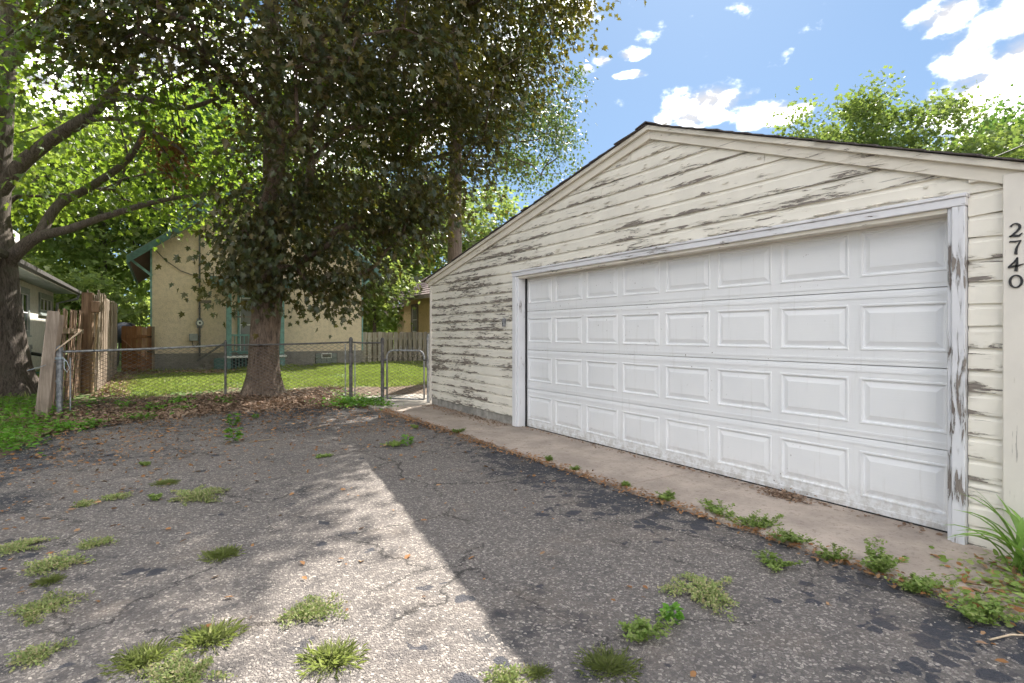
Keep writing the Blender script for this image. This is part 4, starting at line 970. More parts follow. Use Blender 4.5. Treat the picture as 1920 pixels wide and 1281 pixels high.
def build_chain_fence():
    f = root('chain_link_fence', 'sagging chain link fence in front of the maple and lawn', 'fence', (1.0, 11.4, 0.05))
    P = [(-1.30, 10.98, 0.0, 1.02), (1.07, 11.65, 0.10, 1.085), (3.09, 10.40, 0.08, 1.14), (3.63, 10.16, 0.0, 1.13)]
    rad = [0.042, 0.021, 0.034, 0.034]; mats = [M['metal'], M['metal_d'], M['metal_d'], M['metal_d']]
    for (x, y, z, zr), r, mt in zip(P, rad, mats):
        m = MB(); m.tube([(x, y, z - 0.1), (x, y, zr + 0.05)], r, 12); o = m.part('post', mt, f, smooth=False)
        c = MB(); c.tube([(x, y, zr + 0.0), (x, y, zr + 0.055), (x, y, zr + 0.085), (x, y, zr + 0.10)], [r * 1.18, r * 1.18, r * 0.8, r * 0.15], 12); c.part('post_cap', mt, o)
        if r > 0.03:
            for zz in (0.25, 0.55, 0.85):
                c = MB(); c.tube([(x, y, z + zz), (x, y, z + zz + 0.022)], r * 1.22, 12); c.part('band', mt, o)
    for i in range(3):
        a, b = P[i], P[i + 1]
        pts = []
        for k in range(9):
            t = k / 8; pts.append((a[0] + (b[0] - a[0]) * t, a[1] + (b[1] - a[1]) * t, a[3] + (b[3] - a[3]) * t - 0.012 * math.sin(math.pi * t)))
        m = MB(); m.tube(pts, 0.0185 if i == 0 else 0.017, 8); m.part('top_rail', M['metal'] if i == 0 else M['metal_d'], f, smooth=True)
        link('wire_mesh', chain_mesh(a[:2], b[:2], a[2] + 0.03, a[3] - 0.01, b[2] + 0.03, b[3] - 0.01), f, kind='stuff')
    for (x, y, z, zr) in ((-1.17, 11.017, 0.02, 0.92), (3.00, 10.455, 0.1, 1.1), (3.16, 10.369, 0.1, 1.1)):
        m = MB(); m.tube([(x, y, z), (x, y, zr)], 0.011, 6); m.part('tension_bar', M['metal'], f)
    # gate leaf
    g = root('chain_link_gate', 'narrow chain link gate with rounded top next to the garage', 'gate', (3.95, 9.85, 0.0))
    A = np.array((3.70, 10.10)); B = np.array((4.235, 9.56)); d = (B - A) / np.linalg.norm(B - A); L = np.linalg.norm(B - A)
    pts = []
    z0, z1, rc = 0.05, 0.98, 0.13
    pts.append((0, z0)); pts.append((0, z1 - rc))
    for k in range(1, 7): t = math.pi / 2 * k / 6; pts.append((rc - rc * math.cos(t), z1 - rc + rc * math.sin(t)))
    for k in range(0, 7): t = math.pi / 2 * k / 6; pts.append((L - rc + rc * math.sin(t), z1 - rc + rc * math.cos(t)))
    pts.append((L, z0)); P3 = [(A[0] + d[0] * u, A[1] + d[1] * u, z) for u, z in pts]
    m = MB(); m.tube(P3, 0.017, 8); m.tube([P3[0], P3[-1]], 0.016, 8); m.part('gate_frame', M['metal'], g, smooth=True)
    link('wire_mesh', chain_mesh(A + d * 0.02, B - d * 0.02, z0 + 0.01, z1 - 0.05, z0 + 0.01, z1 - 0.05, 0.058), g, kind='stuff')
    for zz in (0.25, 0.80):
        m = MB(); m.beam((3.635, 10.165, zz), (3.705, 10.095, zz), 0.035, 0.04); m.part('hinge', M['metal_d'], g)
    m = MB(); q = A + d * (L - 0.02); m.beam((q[0], q[1], 0.80), (q[0] + d[0] * 0.10, q[1] + d[1] * 0.10, 0.80), 0.05, 0.035); m.beam((q[0] + d[0] * 0.06, q[1] + d[1] * 0.06, 0.66), (q[0] + d[0] * 0.06, q[1] + d[1] * 0.06, 0.82), 0.02, 0.02, (1, 0, 0)); m.part('latch', M['metal_d'], g)
    for k in range(5):   # loose wire ends curling off the top
        u = L * (0.15 + 0.17 * k); b = A + d * u
        m = MB(); m.tube([(b[0], b[1], 0.96), (b[0] + 0.01, b[1] - 0.01, 1.03), (b[0] + d[0] * 0.04, b[1] + d[1] * 0.04, 1.05 + 0.02 * (k % 3)), (b[0] + d[0] * 0.06, b[1] + d[1] * 0.06, 1.0)], 0.0035, 5); m.part('loose_wire', M['metal'], g)
    m = MB(); x, y = 4.255, 9.41; m.tube([(x, y, -0.05), (x, y, 1.20)], 0.030, 12); o = m.part('end_post', M['metal'])
    tag(o, 'galvanised end post standing tight against the garage corner', 'post')
    c = MB(); c.tube([(x, y, 1.18), (x, y, 1.24), (x, y, 1.28), (x, y, 1.30)], [0.036, 0.036, 0.024, 0.005], 12); c.part('post_cap', M['metal'], o)
    # rope knotted round the end post
    m = MB(); pts = [(-1.30 + 0.05 * math.cos(t * 6.283), 10.98 + 0.05 * math.sin(t * 6.283), 0.90 + 0.012 * t) for t in np.linspace(0, 3, 40)]
    m.tube(pts, 0.006, 5); m.tube([(-1.25, 10.96, 0.92), (-1.20, 10.93, 0.86), (-1.17, 10.93, 0.76), (-1.20, 10.92, 0.70), (-1.235, 10.93, 0.76), (-1.24, 10.95, 0.90)], 0.006, 5)
    m.tube([(-1.345, 10.96, 0.87), (-1.5, 10.7, 0.80), (-1.62, 10.6, 0.76)], 0.004, 5); o = m.part('rope', M['rope'], smooth=True)
    tag(o, 'pale blue rope knotted round the galvanised fence post', 'rope')
build_chain_fence()

# ------------------------------------------------------------------ trees
def grow(trunk, centers, rng, tip=0.012, expo=0.44, trunk_r=None, sag=0.12, seg=0.55):
    """limbs from the trunk to every foliage cluster; returns tubes [(pts, radii)]"""
    pos = [np.array(p[:3], float) for p in trunk]; par = [-1] + list(range(len(trunk) - 1)); fixed = {i: p[3] for i, p in enumerate(trunk)}
    nT = len(trunk); start = max(1, int(nT * 0.45))
    axis = np.array([p[:2] for p in trunk]).mean(0)
    order = np.argsort(np.linalg.norm(centers[:, :2] - axis, axis=1) + 0.3 * np.abs(centers[:, 2] - trunk[start][2]))
    chains = []; cnt = [0] * nT
    for ci in order:
        c = centers[ci]; A = np.array(pos[start:]); dv = c - A; L = np.linalg.norm(dv, axis=1)
        cost = L + 1.1 * np.maximum(0, A[:, 2] - c[2] + 0.2 * L) + 0.35 * np.maximum(0, np.linalg.norm(A[:, :2] - axis, axis=1) - np.linalg.norm(c[:2] - axis))
        i = int(np.argmin(cost)) + start
        a = pos[i]; d = c - a; l = np.linalg.norm(d); n = max(2, int(l / seg)); ids = [i]
        side = np.array([rng.normal(), rng.normal(), 0.3 * rng.normal()]) * 0.10 * l
        for k in range(1, n + 1):
            t = k / n; p = a + d * t + side * math.sin(math.pi * t) + np.array([0, 0, sag * l * math.sin(math.pi * t)]) + rng.normal(0, 0.03, 3) * (k < n)
            pos.append(p); par.append(ids[-1]); cnt.append(0); ids.append(len(pos) - 1)
        chains.append(ids)
        j = ids[-1]
        while j >= 0: cnt[j] += 1; j = par[j]
    R = [fixed.get(i, tip * max(1, cnt[i]) ** expo) for i in range(len(pos))]
    out = []
    for ids in chains:
        rr = [min(R[ids[0]] * 0.9, R[ids[1]] * 1.35)] + [R[i] for i in ids[1:]]; rr[-1] *= 0.5
        out.append(([pos[i] for i in ids], rr))
    return out, pos
def leaf_cloud(centers, per, sig, size, rng, axis, tv, tf, droop=0.5, flat=0.65, upn=0.8):
    n = len(centers); idx = np.repeat(np.arange(n), per); C = centers[idx]
    P = C + rng.normal(0, 1, (len(idx), 3)) * np.array([sig, sig, sig * flat]) * rng.uniform(0.6, 1.3, (n, 1))[idx]
    out = P - axis; out[:, 2] *= 0.4; out = nrm(out)
    T = out * 0.7 + np.array([0, 0, -droop]) + rng.normal(0, 0.55, P.shape)
    N = np.array([0, 0, upn]) + out * 0.45 + rng.normal(0, 0.45, P.shape)
    return scatter(P, T, N, size * rng.uniform(0.65, 1.2, len(P)), tv, tf)
def branch_part(t, trunk, tubes, bark, sides=7, tsides=16, flare=None):
    m = MB(); pts = [p[:3] for p in trunk]; rr = [p[3] for p in trunk]
    # finer trunk with a root flare
    q = []; r2 = []
    for i in range(len(pts) - 1):
        for k in range(4):
            s = k / 4; q.append([pts[i][c] + (pts[i + 1][c] - pts[i][c]) * s for c in range(3)]); r2.append(rr[i] + (rr[i + 1] - rr[i]) * s)
    q.append(pts[-1]); r2.append(rr[-1])
    if flare: tsides = 40
    m.tube(q, r2, tsides)
    if flare:   # buttressed root collar
        z0 = pts[0][2]; cen = (pts[0][0], pts[0][1])
        for i, v in enumerate(m.v):
            d = v[2] - z0
            if d < 1.1:
                th = math.atan2(v[1] - cen[1], v[0] - cen[0]); u = (1 - d / 1.1)
                lob = 0.5 + 0.5 * math.cos(flare[0] * th + flare[1] + 0.7 * math.sin(2 * th)); k = 1 + u ** 3 * (0.10 + 0.75 * lob ** 1.5) + 0.05 * u * (lob - 0.5)
                m.v[i] = (cen[0] + (v[0] - cen[0]) * k, cen[1] + (v[1] - cen[1]) * k, v[2])
            else:
                th = math.atan2(v[1] - cen[1], v[0] - cen[0]); k = 1 + 0.02 * math.cos(5 * th + v[2] * 1.3) + 0.012 * math.cos(11 * th - v[2])
                m.v[i] = (cen[0] + (v[0] - cen[0]) * k, cen[1] + (v[1] - cen[1]) * k, v[2]) if d < 2.4 else v
    m.part('trunk', bark, t, smooth=True)
    m = MB()
    for p, r in tubes: m.tube(p, r, sides if r[0] > 0.03 else 5, cap=False)
    m.part('limbs', bark, t, smooth=True, kind='stuff')

def build_maple():
    rng = np.random.default_rng(21)
    t = root('maple_tree', 'big dark-leaved maple standing behind the chain link fence', 'tree', (1.70, 11.60, 0.1))
    trunk = [(1.72, 11.62, -0.05, 0.31), (1.72, 11.62, 0.28, 0.295), (1.74, 11.62, 1.0, 0.275), (1.80, 11.58, 2.0, 0.265), (1.86, 11.54, 3.2, 0.25), (1.92, 11.52, 4.2, 0.22), (1.9, 11.55, 5.6, 0.18), (1.86, 11.6, 7.2, 0.15), (1.9, 11.6, 9.2, 0.09), (1.9, 11.6, 11.4, 0.03)]
    ax = np.array([1.85, 11.55]); C = []
    rl = [0, 0.8, 1.6, 2.6, 3.4, 4.2, 5.0, 5.6, 6.2, 6.8]; hl = [3.0, 2.5, 2.4, 2.9, 3.8, 4.9, 5.9, 7.0, 8.6, 9.6]
    hh = [14.2, 14.1, 13.9, 13.4, 12.9, 12.4, 11.8, 11.2, 10.5, 10.0]
    while len(C) < 370:
        r = 6.1 * math.sqrt(rng.uniform(0.02, 1)); a = rng.uniform(0, 2 * math.pi)
        lo = np.interp(r, rl, hl); hi = np.interp(r, rl, hh); u = rng.uniform(0, 1); h = lo + (hi - lo) * u ** 1.25
        if r < 1.3 and h < 3.6 and rng.uniform() < 0.6: continue
        side = -(math.cos(a) * 0.838 - math.sin(a) * 0.546)
        if h < lo + 3.4 * max(0.0, side) * sstep(0.5, 1.4, r): continue
        if side > 0.1 and r > 4.6 - 2.2 * side: continue
        C.append((ax[0] + r * math.cos(a), ax[1] + r * math.sin(a), h))
    # low boughs that hang by the trunk and towards the yard
    C += [(2.45, 10.75, 2.05), (2.75, 10.55, 2.3), (2.15, 10.7, 2.55), (3.1, 10.3, 2.35), (3.5, 10.1, 2.6), (1.75, 10.9, 2.75), (1.35, 11.1, 2.5), (1.4, 11.1, 2.9), (1.35, 11.2, 3.3), (1.6, 10.7, 3.2), (2.6, 10.3, 2.9), (3.9, 9.9, 3.1), (1.55, 10.95, 2.25), (1.2, 11.1, 2.15), (2.9, 10.6, 1.95), (2.0, 10.6, 3.5), (3.3, 9.9, 3.5), (4.3, 9.6, 3.7), (2.3, 10.5, 3.9)]
    C = np.array(C)
    tubes, _ = grow(trunk, C, rng, 0.011, 0.45)
    branch_part(t, trunk, tubes, M['bark'], flare=(5, 0.3))
    V, F = leaf_cloud(C, 205, 0.42, 0.117, rng, np.array([1.85, 11.55, 5.5]), MAPLE_V, MAPLE_F, 0.65)
    link('crown', mesh_np('crown', V, F, M['maple']), t, kind='stuff')
build_maple()

def build_left_tree():
    rng = np.random.default_rng(31)
    t = root('shade_tree', 'leaning green maple with long low limb at the left edge', 'tree', (-2.45, 14.35, 0))
    trunk = [(-2.50, 14.38, -0.08, 0.48), (-2.52, 14.40, 0.25, 0.45), (-2.58, 14.44, 1.0, 0.40), (-2.68, 14.5, 1.9, 0.37), (-2.70, 14.52, 2.7, 0.34), (-2.78, 14.58, 3.6, 0.30), (-2.72, 14.55, 4.7, 0.27), (-2.62, 14.48, 6.2, 0.23), (-2.45, 14.38, 7.8, 0.17), (-2.3, 14.3, 10.0, 0.08), (-2.3, 14.3, 12.0, 0.03)]
    limbs = [([(-2.62, 14.46, 2.55), (-2.3, 14.27, 2.95), (-1.98, 14.06, 3.22), (-1.5, 13.75, 3.36), (-0.86, 13.33, 3.62), (0.0, 12.78, 3.92), (0.73, 12.30, 4.05)], [0.15, 0.125, 0.10, 0.078, 0.063, 0.048, 0.026]),
             ([(-2.74, 14.56, 3.9), (-2.3, 14.27, 4.6), (-1.74, 13.9, 5.15), (-1.2, 13.55, 5.55), (-0.86, 13.33, 5.95), (-0.5, 13.1, 6.4), (-0.33, 12.98, 6.94), (0.1, 12.7, 7.8)], [0.15, 0.135, 0.125, 0.115, 0.10, 0.075, 0.055, 0.035]),
             ([(-0.95, 13.38, 5.88), (-0.4, 12.95, 5.95), (0.4, 12.5, 5.75), (1.0, 12.1, 5.95)], [0.09, 0.07, 0.05, 0.03]),
             ([(-1.98, 14.06, 3.22), (-1.7, 14.2, 3.9), (-1.2, 14.1, 4.3), (-0.5, 13.6, 4.9), (-0.2, 13.4, 5.6)], [0.10, 0.09, 0.08, 0.065, 0.04]),
             ([(-1.3, 13.6, 5.5), (-0.5, 12.9, 5.45), (0.2, 12.4, 5.0), (0.6, 12.1, 4.6)], [0.05, 0.04, 0.03, 0.02]),
             ([(-2.6, 14.45, 6.4), (-2.2, 14.1, 7.0), (-1.5, 13.6, 7.7), (-0.7, 13.0, 8.3)], [0.14, 0.11, 0.08, 0.05])]
    ax = np.array([-2.4, 14.3]); C = []
    rl = [0, 1.5, 3, 4.5, 5.5, 6.3]; hl = [4.6, 3.9, 3.9, 4.3, 4.9, 6.2]; hh = [12.8, 12.5, 11.6, 10.4, 9.2, 7.4]
    while len(C) < 215:
        r = 5.8 * math.sqrt(rng.uniform(0.01, 1)); a = rng.uniform(0, 2 * math.pi)
        lo = np.interp(r, rl, hl); hi = np.interp(r, rl, hh); h = lo + (hi - lo) * rng.uniform(0, 1) ** 1.3
        C.append((ax[0] + r * math.cos(a), ax[1] + r * math.sin(a), h))
    C = np.array(C)
    full = list(trunk); tubes, _ = grow(trunk, C[:], rng, 0.008, 0.42, seg=0.6)
    tubes = [x for x in tubes if True]
    branch_part(t, trunk, tubes, M['bark_g'], 6, flare=(6, 0.1))
    for p, r in limbs:
        m = MB(); q = []; rr = []
        for i in range(len(p) - 1):
            for k in range(4):
                s = k / 4; a, b = np.array(p[max(i - 1, 0)]), np.array(p[i]); c, d = np.array(p[i + 1]), np.array(p[min(i + 2, len(p) - 1)])
                q.append(0.5 * ((2 * b) + (-a + c) * s + (2 * a - 5 * b + 4 * c - d) * s * s + (-a + 3 * b - 3 * c + d) * s ** 3)); rr.append(r[i] + (r[i + 1] - r[i]) * s)
        q.append(np.array(p[-1])); rr.append(r[-1]); m.tube(q, rr, 10); m.part('limb', M['bark_g'], t, smooth=True)
    V, F = leaf_cloud(C, 120, 0.55, 0.135, rng, np.array([-2.4, 14.3, 5.5]), MAPLE_V, MAPLE_F, 0.45)
    link('crown', mesh_np('crown', V, F, M['green']), t, kind='stuff')
    D = np.array([(0.2, 12.9, 4.75), (0.1, 12.8, 5.0), (0.35, 12.7, 4.5), (0.0, 13.0, 5.2), (0.3, 12.6, 4.9)])
    V, F = leaf_cloud(D, 110, 0.17, 0.09, rng, np.array([0.1, 12.9, 5.5]), MAPLE_V, MAPLE_F, 0.9, 1.0)
    o = link('dead_leaves', mesh_np('dead_leaves', V, F, M['deadleaf']), t, kind='stuff'); o['label'] = 'clump of dead brown leaves hanging in the green crown'
build_left_tree()

def bg_tree(name, label, x, y, h, r, mat, bark, seed, n=130, per=110, size=0.30, base=0.22, tr=0.22, sig=0.55, group=None, droop=0.35, zs=1.0, lean=(0, 0)):
    rng = np.random.default_rng(seed)
    t = root(name, label, 'tree', (x, y, 0), group)
    trunk = [(x, y, -0.1, tr * 1.25), (x, y, h * 0.12, tr), (x + lean[0] * 0.3, y + lean[1] * 0.3, h * 0.35, tr * 0.8), (x + lean[0] * 0.6, y + lean[1] * 0.6, h * 0.6, tr * 0.5), (x + lean[0], y + lean[1], h * 0.88, tr * 0.15)]
    C = []
    while len(C) < n:
        u = rng.uniform(-1, 1, 3); l = np.linalg.norm(u)
        if l > 1 or l < 0.35: continue
        zc = base * h + (1 - base) * h * 0.5
        wob = 1 + 0.16 * math.sin(3 * math.atan2(u[1], u[0]) + seed) + 0.12 * math.sin(5 * u[2] * 3 + seed)
        C.append((x + lean[0] * 0.5 + u[0] * r * wob, y + lean[1] * 0.5 + u[1] * r * wob, zc + u[2] * (1 - base) * h * 0.5 * zs))
    C = np.array(C); tubes, _ = grow(trunk, C, rng, 0.012, 0.42, seg=1.2)
    branch_part(t, trunk, tubes, bark, 5, 10)
    V, F = leaf_cloud(C, per, sig, size, rng, np.array([x, y, h * 0.5]), CLUMP_V, CLUMP_F, droop, 0.75)
    link('crown', mesh_np('crown', V, F, mat), t, kind='stuff')
    return t
def build_background_trees():
    G = 'trees behind the houses'
    bg_tree('shade_tree', 'forked dark-trunked tree just behind the wooden gate', -2.75, 39.0, 15.0, 4.6, M['bright'], M['bark_g'], 41, 110, 90, 0.30, 0.22, 0.34, 0.70, G)
    bg_tree('shade_tree', 'bright green tree rising behind the cream house', -9.5, 33.0, 14.5, 5.5, M['bright'], M['bark_g'], 42, 130, 85, 0.34, 0.12, 0.3, 0.75, G)
    bg_tree('shade_tree', 'yellow green tree filling the gap between cream and tan houses', -7.5, 44.0, 16.0, 6.0, M['bright'], M['bark_g'], 43, 130, 85, 0.36, 0.10, 0.3, 0.75, G)
    bg_tree('shade_tree', 'tall green tree above the ridge of the tan house', 4.0, 39.0, 17.0, 6.0, M['mid'], M['bark_g'], 44, 150, 110, 0.38, 0.2, 0.32, 0.85, G)
    bg_tree('shade_tree', 'bright green tree seen between tan house and yellow house', 11.2, 36.5, 12.5, 5.2, M['bright'], M['bark_g'], 45, 130, 85, 0.32, 0.10, 0.28, 0.75, G)
    bg_tree('shade_tree', 'yellow green tree behind the yellow house roof', 16.5, 31.5, 11.0, 4.6, M['bright'], M['bark_g'], 46, 130, 85, 0.30, 0.14, 0.28, 0.7, G)
    bg_tree('shade_tree', 'slim young tree standing behind the low board fence', 8.2, 24.0, 5.0, 1.5, M['bright'], M['bark_g'], 47, 40, 90, 0.18, 0.35, 0.10, 0.32, G)
    bg_tree('shade_tree', 'hazy green tree at far left behind the cream roof', -14.5, 30.0, 15.0, 5.5, M['bright'], M['bark_g'], 48, 120, 85, 0.36, 0.12, 0.3, 0.8, G)
    G = 'trees behind the garage'
    bg_tree('shade_tree', 'sunlit broad tree crown above the garage roof', 28.8, 12.6, 12.6, 5.2, M['sunlit'], M['bark_g'], 51, 250, 230, 0.19, 0.15, 0.3, 0.50, G, -0.35, 1.0)
    bg_tree('shade_tree', 'yellowish small tree right of the sunlit crown above the garage', 30.5, 9.6, 9.6, 2.2, M['sunlit'], M['bark_g'], 52, 80, 170, 0.18, 0.2, 0.2, 0.5, G, -0.1)
    bg_tree('shade_tree', 'darker green tree at the right edge behind the garage', 44.0, 11.8, 15.0, 4.8, M['mid'], M['bark_g'], 53, 160, 150, 0.26, 0.15, 0.3, 0.7, G, -0.2)
    # far wood closing the horizon
    rng = np.random.default_rng(77); n = 420; a = rng.uniform(0, 2 * math.pi, n); d = rng.uniform(58, 80, n); C = np.stack([d * np.cos(a), d * np.sin(a), rng.uniform(0.5, 7.5, n)], 1)
    V, F = leaf_cloud(C, 45, 2.6, 1.3, rng, np.array([0, 0, 3.0]), CLUMP_V, CLUMP_F, 0.2, 0.7)
    o = link('distant_trees', mesh_np('distant_trees', V, F, M['bright']), kind='stuff'); tag(o, 'far belt of green trees closing the horizon', 'trees')
    # shrubs behind the wooden gate
    for k, (x, y, hh, rr, lab) in enumerate([(-2.6, 31.0, 3.6, 1.9, 'bright shrub seen over the wooden gate'), (-5.2, 31.5, 4.5, 2.2, 'bright shrub between board fence and cream house'), (8.6, 30.0, 3.8, 1.8, 'green shrub behind the low board fence beside the tan house')]):
        bg_tree('shrub', lab, x, y, hh, rr, M['bright'], M['bark_g'], 90 + k, 50, 90, 0.22, 0.04, 0.07, 0.45)
    # thin-crowned tree with a pale shaggy trunk beside the big maple
    rng = np.random.default_rng(61)
    t = root('cedar_tree', 'pale-trunked tree with airy grey green boughs right of the maple', 'tree', (6.42, 12.55, 0))
    trunk = [(6.42, 12.58, -0.1, 0.25), (6.42, 12.56, 1.8, 0.20), (6.41, 12.55, 4.0, 0.18), (6.43, 12.53, 6.0, 0.155), (6.5, 12.5, 8.2, 0.11), (6.5, 12.5, 11.4, 0.03)]
    C = []
    while len(C) < 170:
        r = 3.1 * math.sqrt(rng.uniform(0.05, 1)); a = rng.uniform(0, 2 * math.pi); lo = np.interp(r, [0, 1.4, 2.3, 3.1], [7.2, 5.9, 5.1, 5.2]); hi = np.interp(r, [0, 1.8, 3.1], [11.6, 10.6, 8.4])
        C.append((6.45 + r * math.cos(a), 12.5 + r * math.sin(a), rng.uniform(lo, hi)))
    C = np.array(C); tubes, _ = grow(trunk, C, rng, 0.008, 0.42, seg=0.5, sag=-0.04)
    branch_part(t, trunk, tubes, M['bark_p'], 6, 14)
    V, F = leaf_cloud(C, 150, 0.30, 0.08, rng, np.array([6.45, 12.5, 7.5]), CLUMP_V, CLUMP_F, 0.6, 0.7)
    link('crown', mesh_np('crown', V, F, M['spruce']), t, kind='stuff')
build_background_trees()

# ------------------------------------------------------------------ lawn, litter, weeds
def build_lawn():
    rng = np.random.default_rng(71)
    n = 130000; x = rng.uniform(-1.0, 11.0, n); y = rng.uniform(11.7, 20.45, n)
    pat = np.sin(x * 1.7 + 0.6 * np.sin(y * 1.3)) * np.sin(y * 1.4 + 0.8 * np.sin(x * 0.9)) + 0.5 * np.sin(x * 4.1 + y * 2.3) * np.sin(y * 3.7 - x)
    edge = 12.4 + 0.35 * np.sin(x * 2.1) + 0.25 * np.sin(x * 5.3) - 0.7 * sstep(2.4, 3.6, x) + 0.6 * np.exp(-((x - 1.7) / 1.1) ** 2)
    keep = (y > edge + rng.normal(0, 0.18, n)) & ~((pat > 0.55) & (rng.uniform(size=n) < 0.75)) & (np.hypot(x - 1.7, y - 11.62) > 0.75)
    keep &= ~((x < 2.2) & (y > 18.6 + 0.3 * np.sin(x * 4)) & (rng.uniform(size=n) < 0.9)) & ~((x < -0.55) & (rng.uniform(size=n) < 0.8))
    keep &= ~((x > 3.4) & (x < 4.6) & (y < 11.35))
    x, y = x[keep], y[keep]; n = len(x); P = np.stack([x, y, gz(x, y) - 0.005], 1)
    T = np.stack([rng.normal(0, 0.4, n), rng.normal(0, 0.4, n), np.ones(n)], 1); N = rng.normal(0, 1, (n, 3)); N[:, 2] *= 0.2
    tv = [(-0.085, 0, 0), (0.085, 0, 0), (0.06, 0.55, 0.05), (0, 1, 0.22), (-0.06, 0.55, 0.05)]; tf = [[0, 1, 2, 3, 4]]
    V, F = scatter(P, T, N, rng.uniform(0.045, 0.105, n) * (1 + 0.5 * (y > 19.9)), tv, tf)
    o = link('lawn_grass', mesh_np('lawn_grass', V, F, M['grass']), kind='stuff'); tag(o, 'short bright green lawn behind the chain link fence', 'grass')
build_lawn()

def litter(name, label, P, size, mat, rng, tv=OVAL_V, tf=OVAL_F):
    n = len(P); T = np.stack([rng.normal(size=n), rng.normal(size=n), rng.normal(0, 0.18, n)], 1); N = np.stack([rng.normal(0, 0.35, n), rng.normal(0, 0.35, n), np.ones(n)], 1)
    V, F = scatter(P, T, N, size, tv, tf)
    o = link(name, mesh_np(name, V, F, mat), kind='stuff'); tag(o, label, 'leaves'); return o
def build_litter():
    rng = np.random.default_rng(81)
    # deep strip along the fence
    n = 15000; x = rng.uniform(-2.6, 3.4, n); base = np.interp(x, [-2.6, -1.3, -0.4, 1, 2.4, 3.4], [9.0, 9.6, 10.2, 10.5, 10.3, 9.9])
    y = base + np.abs(rng.normal(0, 0.95, n)) * rng.choice([1, 1, 1, -0.32], n)
    keep = (y < 13.3) & ~((x > 2.9) & (y > 9.2) & (y < 11.4) & (x < 4.4) & (rng.uniform(size=n) < 0.75)) & ((y < 12.6 + 0.3 * np.sin(x * 2.1)) | (rng.uniform(size=n) < 0.4)); x, y = x[keep], y[keep]
    z = np.maximum(gz(x, y), np.where(y < 10.2, 0.004, -1)) + rng.uniform(0.0, 0.022, len(x)) + 0.008
    litter('leaf_litter', 'brown leaf litter banked along the foot of the chain link fence', np.stack([x, y, z], 1), rng.uniform(0.022, 0.07, len(x)), M['litter'], rng, MAPLE_V, MAPLE_F)
    # by the tan house corner and along the board fence
    n = 5000; x = np.concatenate([rng.uniform(-0.9, 2.3, n // 2), rng.uniform(-1.05, -0.45, n // 2)]); y = np.concatenate([rng.uniform(18.5, 20.3, n // 2), rng.uniform(12.5, 20.0, n // 2)])
    litter('leaf_litter', 'dry leaves by the wooden gate and along the board fence', np.stack([x, y, gz(x, y) + rng.uniform(0.005, 0.03, n)], 1), rng.uniform(0.04, 0.09, n), M['litter'], rng, MAPLE_V, MAPLE_F)
    # thin scatter over the asphalt, thicker under the maple
    n = 5200; x = rng.uniform(-1.4, 3.2, n); y = 0.8 + 9.2 * rng.uniform(0, 1, n) ** 0.55
    w = np.clip(0.10 + 0.9 * sstep(4.5, 9.8, y) + 0.35 * sstep(0.6, -1.2, x) * sstep(2.5, 5, y), 0, 1); k = rng.uniform(size=n) < w; x, y = x[k], y[k]; n = len(x)
    litter('fallen_leaves', 'scattered orange brown leaf fragments on the asphalt', np.stack([x, y, np.full(n, 0.006) + rng.uniform(0, 0.008, n)], 1), rng.uniform(0.018, 0.055, n) * (1 + 0.3 * (rng.uniform(size=n) < 0.12)), M['litter_o'], rng)
    # bits caught along the apron joint
    n = 2600; y = rng.uniform(0.9, 9.0, n); x = 3.27 + rng.normal(0, 0.05, n) - np.abs(rng.normal(0, 0.07, n)) * sstep(3.2, 6.0, y)
    litter('apron_debris', 'leaf crumbs caught in the joint between asphalt and apron', np.stack([x, y, 0.012 + rng.uniform(0, 0.012, n)], 1), rng.uniform(0.012, 0.042, n), M['litter_o'], rng)
    n = 900; y = np.concatenate([rng.uniform(6.4, 9.0, 600), rng.uniform(1.4, 6.2, 300)]); x = np.concatenate([4.15 - np.abs(rng.normal(0, 0.13, 600)), 4.25 - np.abs(rng.normal(0, 0.05, 300))])
    litter('wall_debris', 'dark leaf bits gathered along the foot of the garage', np.stack([x, y, 0.018 + rng.uniform(0, 0.012, n)], 1), rng.uniform(0.014, 0.045, n), M['litter'], rng)
    # clod of dirt and roots by the door
    n = 420; a = rng.normal(0, 1, (n, 2)); P = np.stack([4.16 + a[:, 0] * 0.05, 2.42 + a[:, 1] * 0.10, 0.016 + np.abs(rng.normal(0, 0.016, n))], 1)
    o = litter('dirt_clod', 'dark clod of dirt and rootlets against the door bottom', P, rng.uniform(0.012, 0.04, n), M['litter'], rng); o['category'] = 'dirt'
    # twigs
    for k, (x, y, a, L) in enumerate([(1.65, 7.6, 0.6, 0.45), (2.95, 0.82, -0.5, 0.30), (3.05, 0.70, 0.1, 0.22), (0.9, 7.1, 0.2, 0.3)]):
        m = MB(); d = Vector((math.cos(a), math.sin(a), 0)); p = Vector((x, y, 0.012)); m.tube([p, p + d * L * 0.4 + Vector((0.01, 0.02, 0.004)), p + d * L], [0.004, 0.0045, 0.002], 5)
        o = m.part('twig', M['wood_new'], smooth=True)
        tag(o, ['dry twig on the asphalt below the gate', 'straw-coloured stem at the lower right asphalt edge', 'shorter straw stem beside the lower right weeds', 'thin twig on the shaded asphalt near the sprouting weeds'][k], 'twig')
build_litter()

